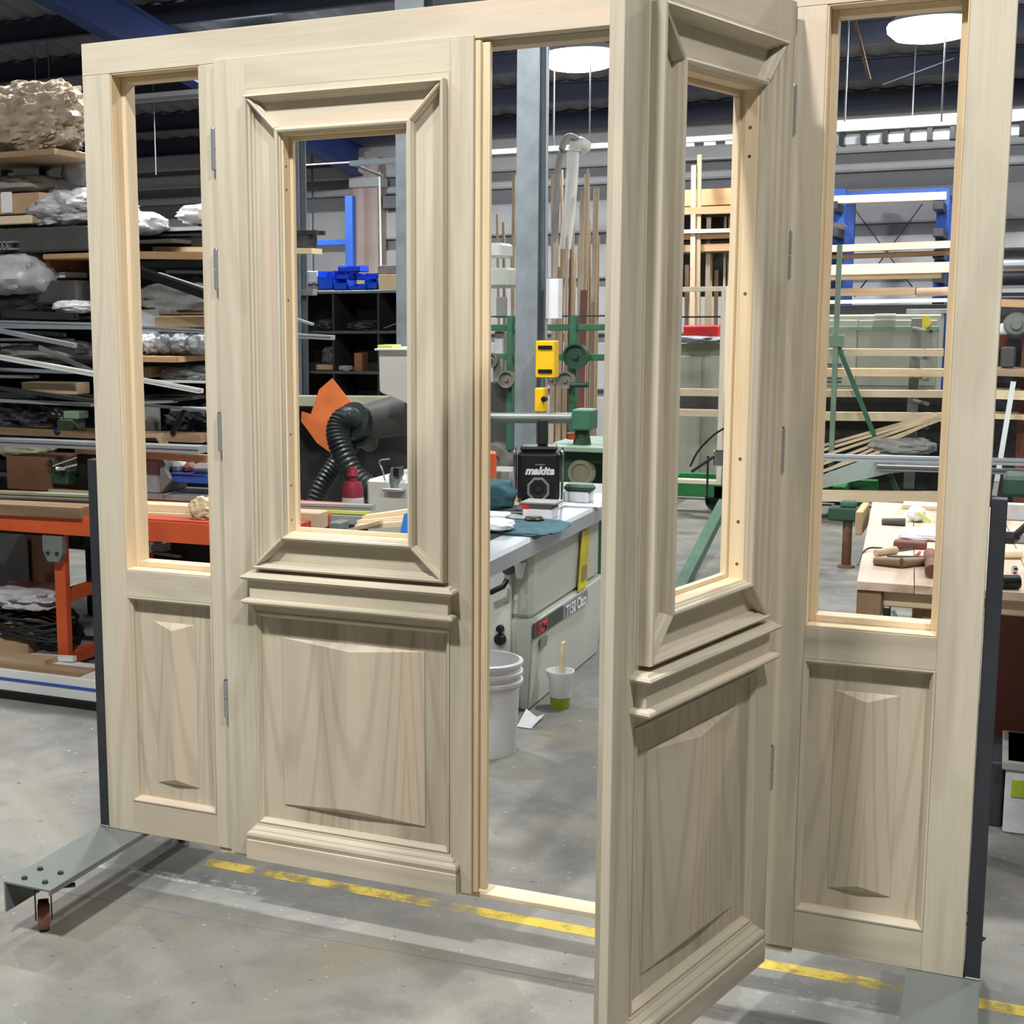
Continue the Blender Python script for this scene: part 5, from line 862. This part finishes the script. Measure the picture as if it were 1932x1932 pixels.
# workbench
WZ = .85; f0 = G(1617, 1097, WZ); f1 = G(1646, 947, WZ); wbx0 = f0.x; wy0 = f0.y; wy1 = f1.y
wbn = empty('workbench', (2.6, 2.1, 0), 'long wooden workbench covered with hand tools at right', 'workbench')
skew = (f1.x - f0.x)
m = MB(); 
for k in range(6):
    a, b = k * .17, (k + 1) * .17 - .003
    MB().add([(wbx0 + a + 0, wy0, WZ - .026), (wbx0 + b, wy0, WZ - .026), (wbx0 + b + skew, wy1, WZ - .026), (wbx0 + a + skew, wy1, WZ - .026), (wbx0 + a, wy0, WZ), (wbx0 + b, wy0, WZ), (wbx0 + b + skew, wy1, WZ), (wbx0 + a + skew, wy1, WZ)], [(0, 3, 2, 1), (4, 5, 6, 7), (0, 1, 5, 4), (1, 2, 6, 5), (2, 3, 7, 6), (3, 0, 4, 7)]).build('top_plank', 'bench_y', wbn)
MB().box(wbx0 + .0, wbx0 + .075, wy0 + .01, wy0 + .09, WZ - .115, WZ - .026, .004).build('corner_block', 'oldwood_z', wbn); MB().box(wbx0 + .075, wbx0 + 1.0, wy0 + .03, wy0 + .07, WZ - .08, WZ - .026, .004).build('apron', 'timber_x', wbn)
lx = W(1752, 1160, wy0 + .06).x; MB().box(lx - .02, lx + .03, wy0 + .06, wy0 + .13, 0, WZ - .035, .004).build('leg', 'oldwood_z', wbn); MB().box(wbx0 + .9, wbx0 + .97, wy0 + .06, wy0 + .13, 0, WZ - .035, .004).build('leg', 'oldwood_z', wbn)
MB().box(lx - .02 + skew, lx + .05 + skew, wy1 - .15, wy1 - .08, 0, WZ - .035, .004).build('leg', 'oldwood_z', wbn); MB().box(wbx0 + .9 + skew, wbx0 + .97 + skew, wy1 - .15, wy1 - .08, 0, WZ - .035, .004).build('leg', 'oldwood_z', wbn)
MB().box(wbx0 + skew * .9 - .045, wbx0 + skew * .9 - .015, wy1 - .4, wy1 - .1, WZ - .09, WZ + .01, .004).build('vise_jaw', 'timber_y', wbn)
def tool(name, label, cat, parts):
    t = empty(name, (0, 0, WZ), label, cat); P0 = None
    for pn, mt, a, b, r0, r1, n in parts:
        A, Bp = G(a[0], a[1], WZ + r0), G(b[0], b[1], WZ + r1)
        if P0 is None: P0 = (A + Bp) / 2; t.location = (P0.x, P0.y, WZ); t['_org'] = (P0.x, P0.y, WZ)
        MB().cone((A.x, A.y, WZ + r0), (Bp.x, Bp.y, WZ + r1), r0, r1, n).build(pn, mt, t)
    return t
tool('mallet', 'wooden mallet at the front of the workbench', 'mallet', [('handle', 'oldwood_x', (1650, 1058), (1700, 1062), .014, .017, 12), ('handle_end', 'oldwood_x', (1700, 1062), (1753, 1058), .017, .013, 12), ('head', 'redwood_z', (1755, 1046), (1759, 1078), .022, .022, 12)])
tool('chisel', 'chisel with pale wooden handle on the workbench', 'chisel', [('handle', 'timber_x', (1652, 1043), (1690, 1038), .012, .014, 12), ('blade', 'chrome', (1690, 1038), (1740, 1032), .006, .005, 6)])
tool('hand_tool', 'dark tapered tool lying at the back of the workbench', 'tool', [('body', 'charcoal', (1664, 984), (1708, 985), .013, .016, 12)])
tool('hand_file', 'steel file with orange tag behind the mallet', 'file', [('blade', 'steel_dark', (1674, 1052), (1752, 1053), .008, .008, 6), ('tag', 'orange_paint', (1725, 1050), (1735, 1042), .005, .005, 6)])
q = G(1716, 1036, WZ); tag(MB().box(q.x - .055, q.x + .055, q.y, q.y + .06, WZ, WZ + .025, .004).build('sharpening_stone', 'redbrown'), 'dark red sharpening stone block on the workbench', 'stone'); 
q = G(1730, 1017, WZ); tag(MB().lump((q.x + .02, q.y + .05, WZ + .014), (.17, .2, .028), 3, .12, 2, 4, 10).build('paper_stack', 'paper'), 'stack of white papers on the workbench', 'paper'); q = G(1728, 985, WZ); tag(MB().lump((q.x, q.y + .02, WZ + .03), (.07, .09, .06), 8, .2, 2.4, 2.4, 10).build('white_rag', 'white_cloth'), 'crumpled white rag behind the paper stack', 'cloth')
B('pine_lath', 'yellow-green lath propped on the white rag', 'lath', 'yellowgreen', (1732, 968), (1756, 985), 2.3, 6, .02); q = G(1735, 962, WZ); tag(MB().box(q.x - .07, q.x + .1, q.y, q.y + .12, WZ, WZ + .02, .003).build('timber_offcut', 'pine_y'), 'pale offcuts at the far end of the workbench', 'timber')
tag(MB().tube(spline([G(1665, 1034, WZ + .01), G(1640, 1034, WZ + .01), G(1626, 1045, WZ), G(1618, 1066, WZ - .03)], 12), .0035, 6).build('bent_wire', 'steel_dark'), 'bent steel wire hanging over the workbench edge', 'wire')
q = G(1672, 1168); tag(MB().box(q.x - .02, q.x + .02, q.y, q.y + .05, 0, .07, .008).build('black_box', 'black_plastic'), 'black block standing on the floor under the bench', 'block'); B('steel_bar', 'grey steel blade leaning on the floor under the bench', 'bar', 'steel_grey', (1684, 1152), (1702, 1185), q.y, 7, .02)
# far right strip
bc = X('bench_cabinet', 'dark red-brown cabinet under the right end of the workbench', 'cabinet', 'redbrown', 1872, 1152, 2000, 1440, wy0 + .75, .5, .006, drop=.02)
gb = empty('green_white_crate', (2.55, 1.6, 0), 'white crate with green print on the floor at right', 'crate'); a, b_, lo, hi = ext(1894, 1440, 1990, 1590, 1.5); MB().box(a, b_, 1.5, 1.85, 0, hi, .006).build('body', 'plastic_white', gb); MB().box(a + .02, b_, 1.496, 1.5, hi * .52, hi * .75).build('green_print', 'lime', gb); MB().box(a - .012, b_, 1.49, 1.86, hi - .03, hi, .004).build('rim', 'dustgrey', gb); MB().box(a - .045, a - .004, 1.55, 1.85, 0, hi * .9, .005).build('side_handle', 'steel_dark', gb)
q = G(1905, 1092, WZ); tool('block_plane', 'black and chrome block plane on the right end of the bench', 'plane', [('body', 'black_plastic', (1888, 1098), (1922, 1098), .022, .022, 12), ('lever_cap', 'chrome', (1895, 1108), (1925, 1103), .006, .006, 8), ('knob', 'chrome', (1910, 1075), (1918, 1075), .012, .012, 10)]); tool('turning_handle', 'pale turned tool handle near the right jamb', 'tool', [('handle', 'pine_x', (1886, 1046), (1926, 1045), .015, .017, 14)])
X('black_clamp', 'black curved clamp on the bench behind the upright', 'clamp', 'black_plastic', 1880, 1006, 1925, 1028, 1.9, .06, .02); B('black_clamp', 'dark hook handle curving up at the right edge', 'clamp', 'rubber', (1905, 1020), (1945, 985), 1.95, 14, .03, 'tube'); X('grey_carton', 'grey box on the bench at the right edge', 'box', 'charcoal', 1880, 1024, 1990, 1050, 2.2, .2, drop=WZ); X('white_carton', 'white shiny panel standing on the bench at right', 'panel', 'plastic_sheet', 1895, 952, 1990, 1010, 2.8, .04, drop=WZ)
sr = empty('tool_shelf', (W(1925, 700, 6.4).x, 6.4, 0), 'open timber shelf with brown uprights beyond the right jamb', 'shelving')
for py, th, mt in ((571, 14, 'ply_x'), (700, 14, 'timber_x'), (742, 16, 'palebatten'), (783, 8, 'palebatten')): B('shelf', '', '', mt, (1850, py - 1), (2050, py + 6), 6.3, th, .3, parent=sr)
X('back_board', '', '', 'dark_clutter', 1850, 560, 2050, 960, 6.7, .03, parent=sr); X('upright', '', '', 'redwood_z', 1922, 565, 1945, 960, 6.35, .1, parent=sr); X('upright', '', '', 'redwood_z', 1885, 630, 1902, 660, 6.45, .06, parent=sr)
p = W(1918, 612, 6.1); tag(MB().lathe((p.x, 6.15, p.z), [(0, -.05), (.03, -.05), (.035, -.03), (.06, -.03), (.07, .0), (.075, .06), (0, .06)], 24, 'y').build('motor', 'steel_grey'), 'grey electric motor on the shelf at the right edge', 'motor'); X('grey_pot', 'grey plastic pot on the shelf below the motor', 'pot', 'charcoal', 1888, 655, 1916, 694, 6.15, .1, .01); L('white_rag', 'white rag under the electric motor', 'cloth', 'paper', 1884, 610, 1904, 632, 6.2, .06, 97)
p = W(1940, 505, 7.4); tag(MB().cone((p.x - .16, 7.4, p.z), (p.x + .6, 7.4, p.z), .14, .14, 28).build('silver_duct', 'chrome'), 'fat shiny silver duct beyond the right jamb', 'duct'); B('grey_beam', 'dark shelf edge under the silver duct', 'shelf', 'steel_dark', (1850, 556), (2000, 555), 7.2, 7, .3)
B('steel_bar', 'white steel strut sloping below the shelf at right', 'strut', 'white_paint', (1912, 720), (1876, 935), 6.0, 9, .03); X('green_machine_part', 'green machine casting low at the right edge', 'casting', 'green_deep', 1892, 900, 1990, 940, 5.0, .3, .02)
for o in bpy.data.objects:
    if '_org' in o: del o['_org']
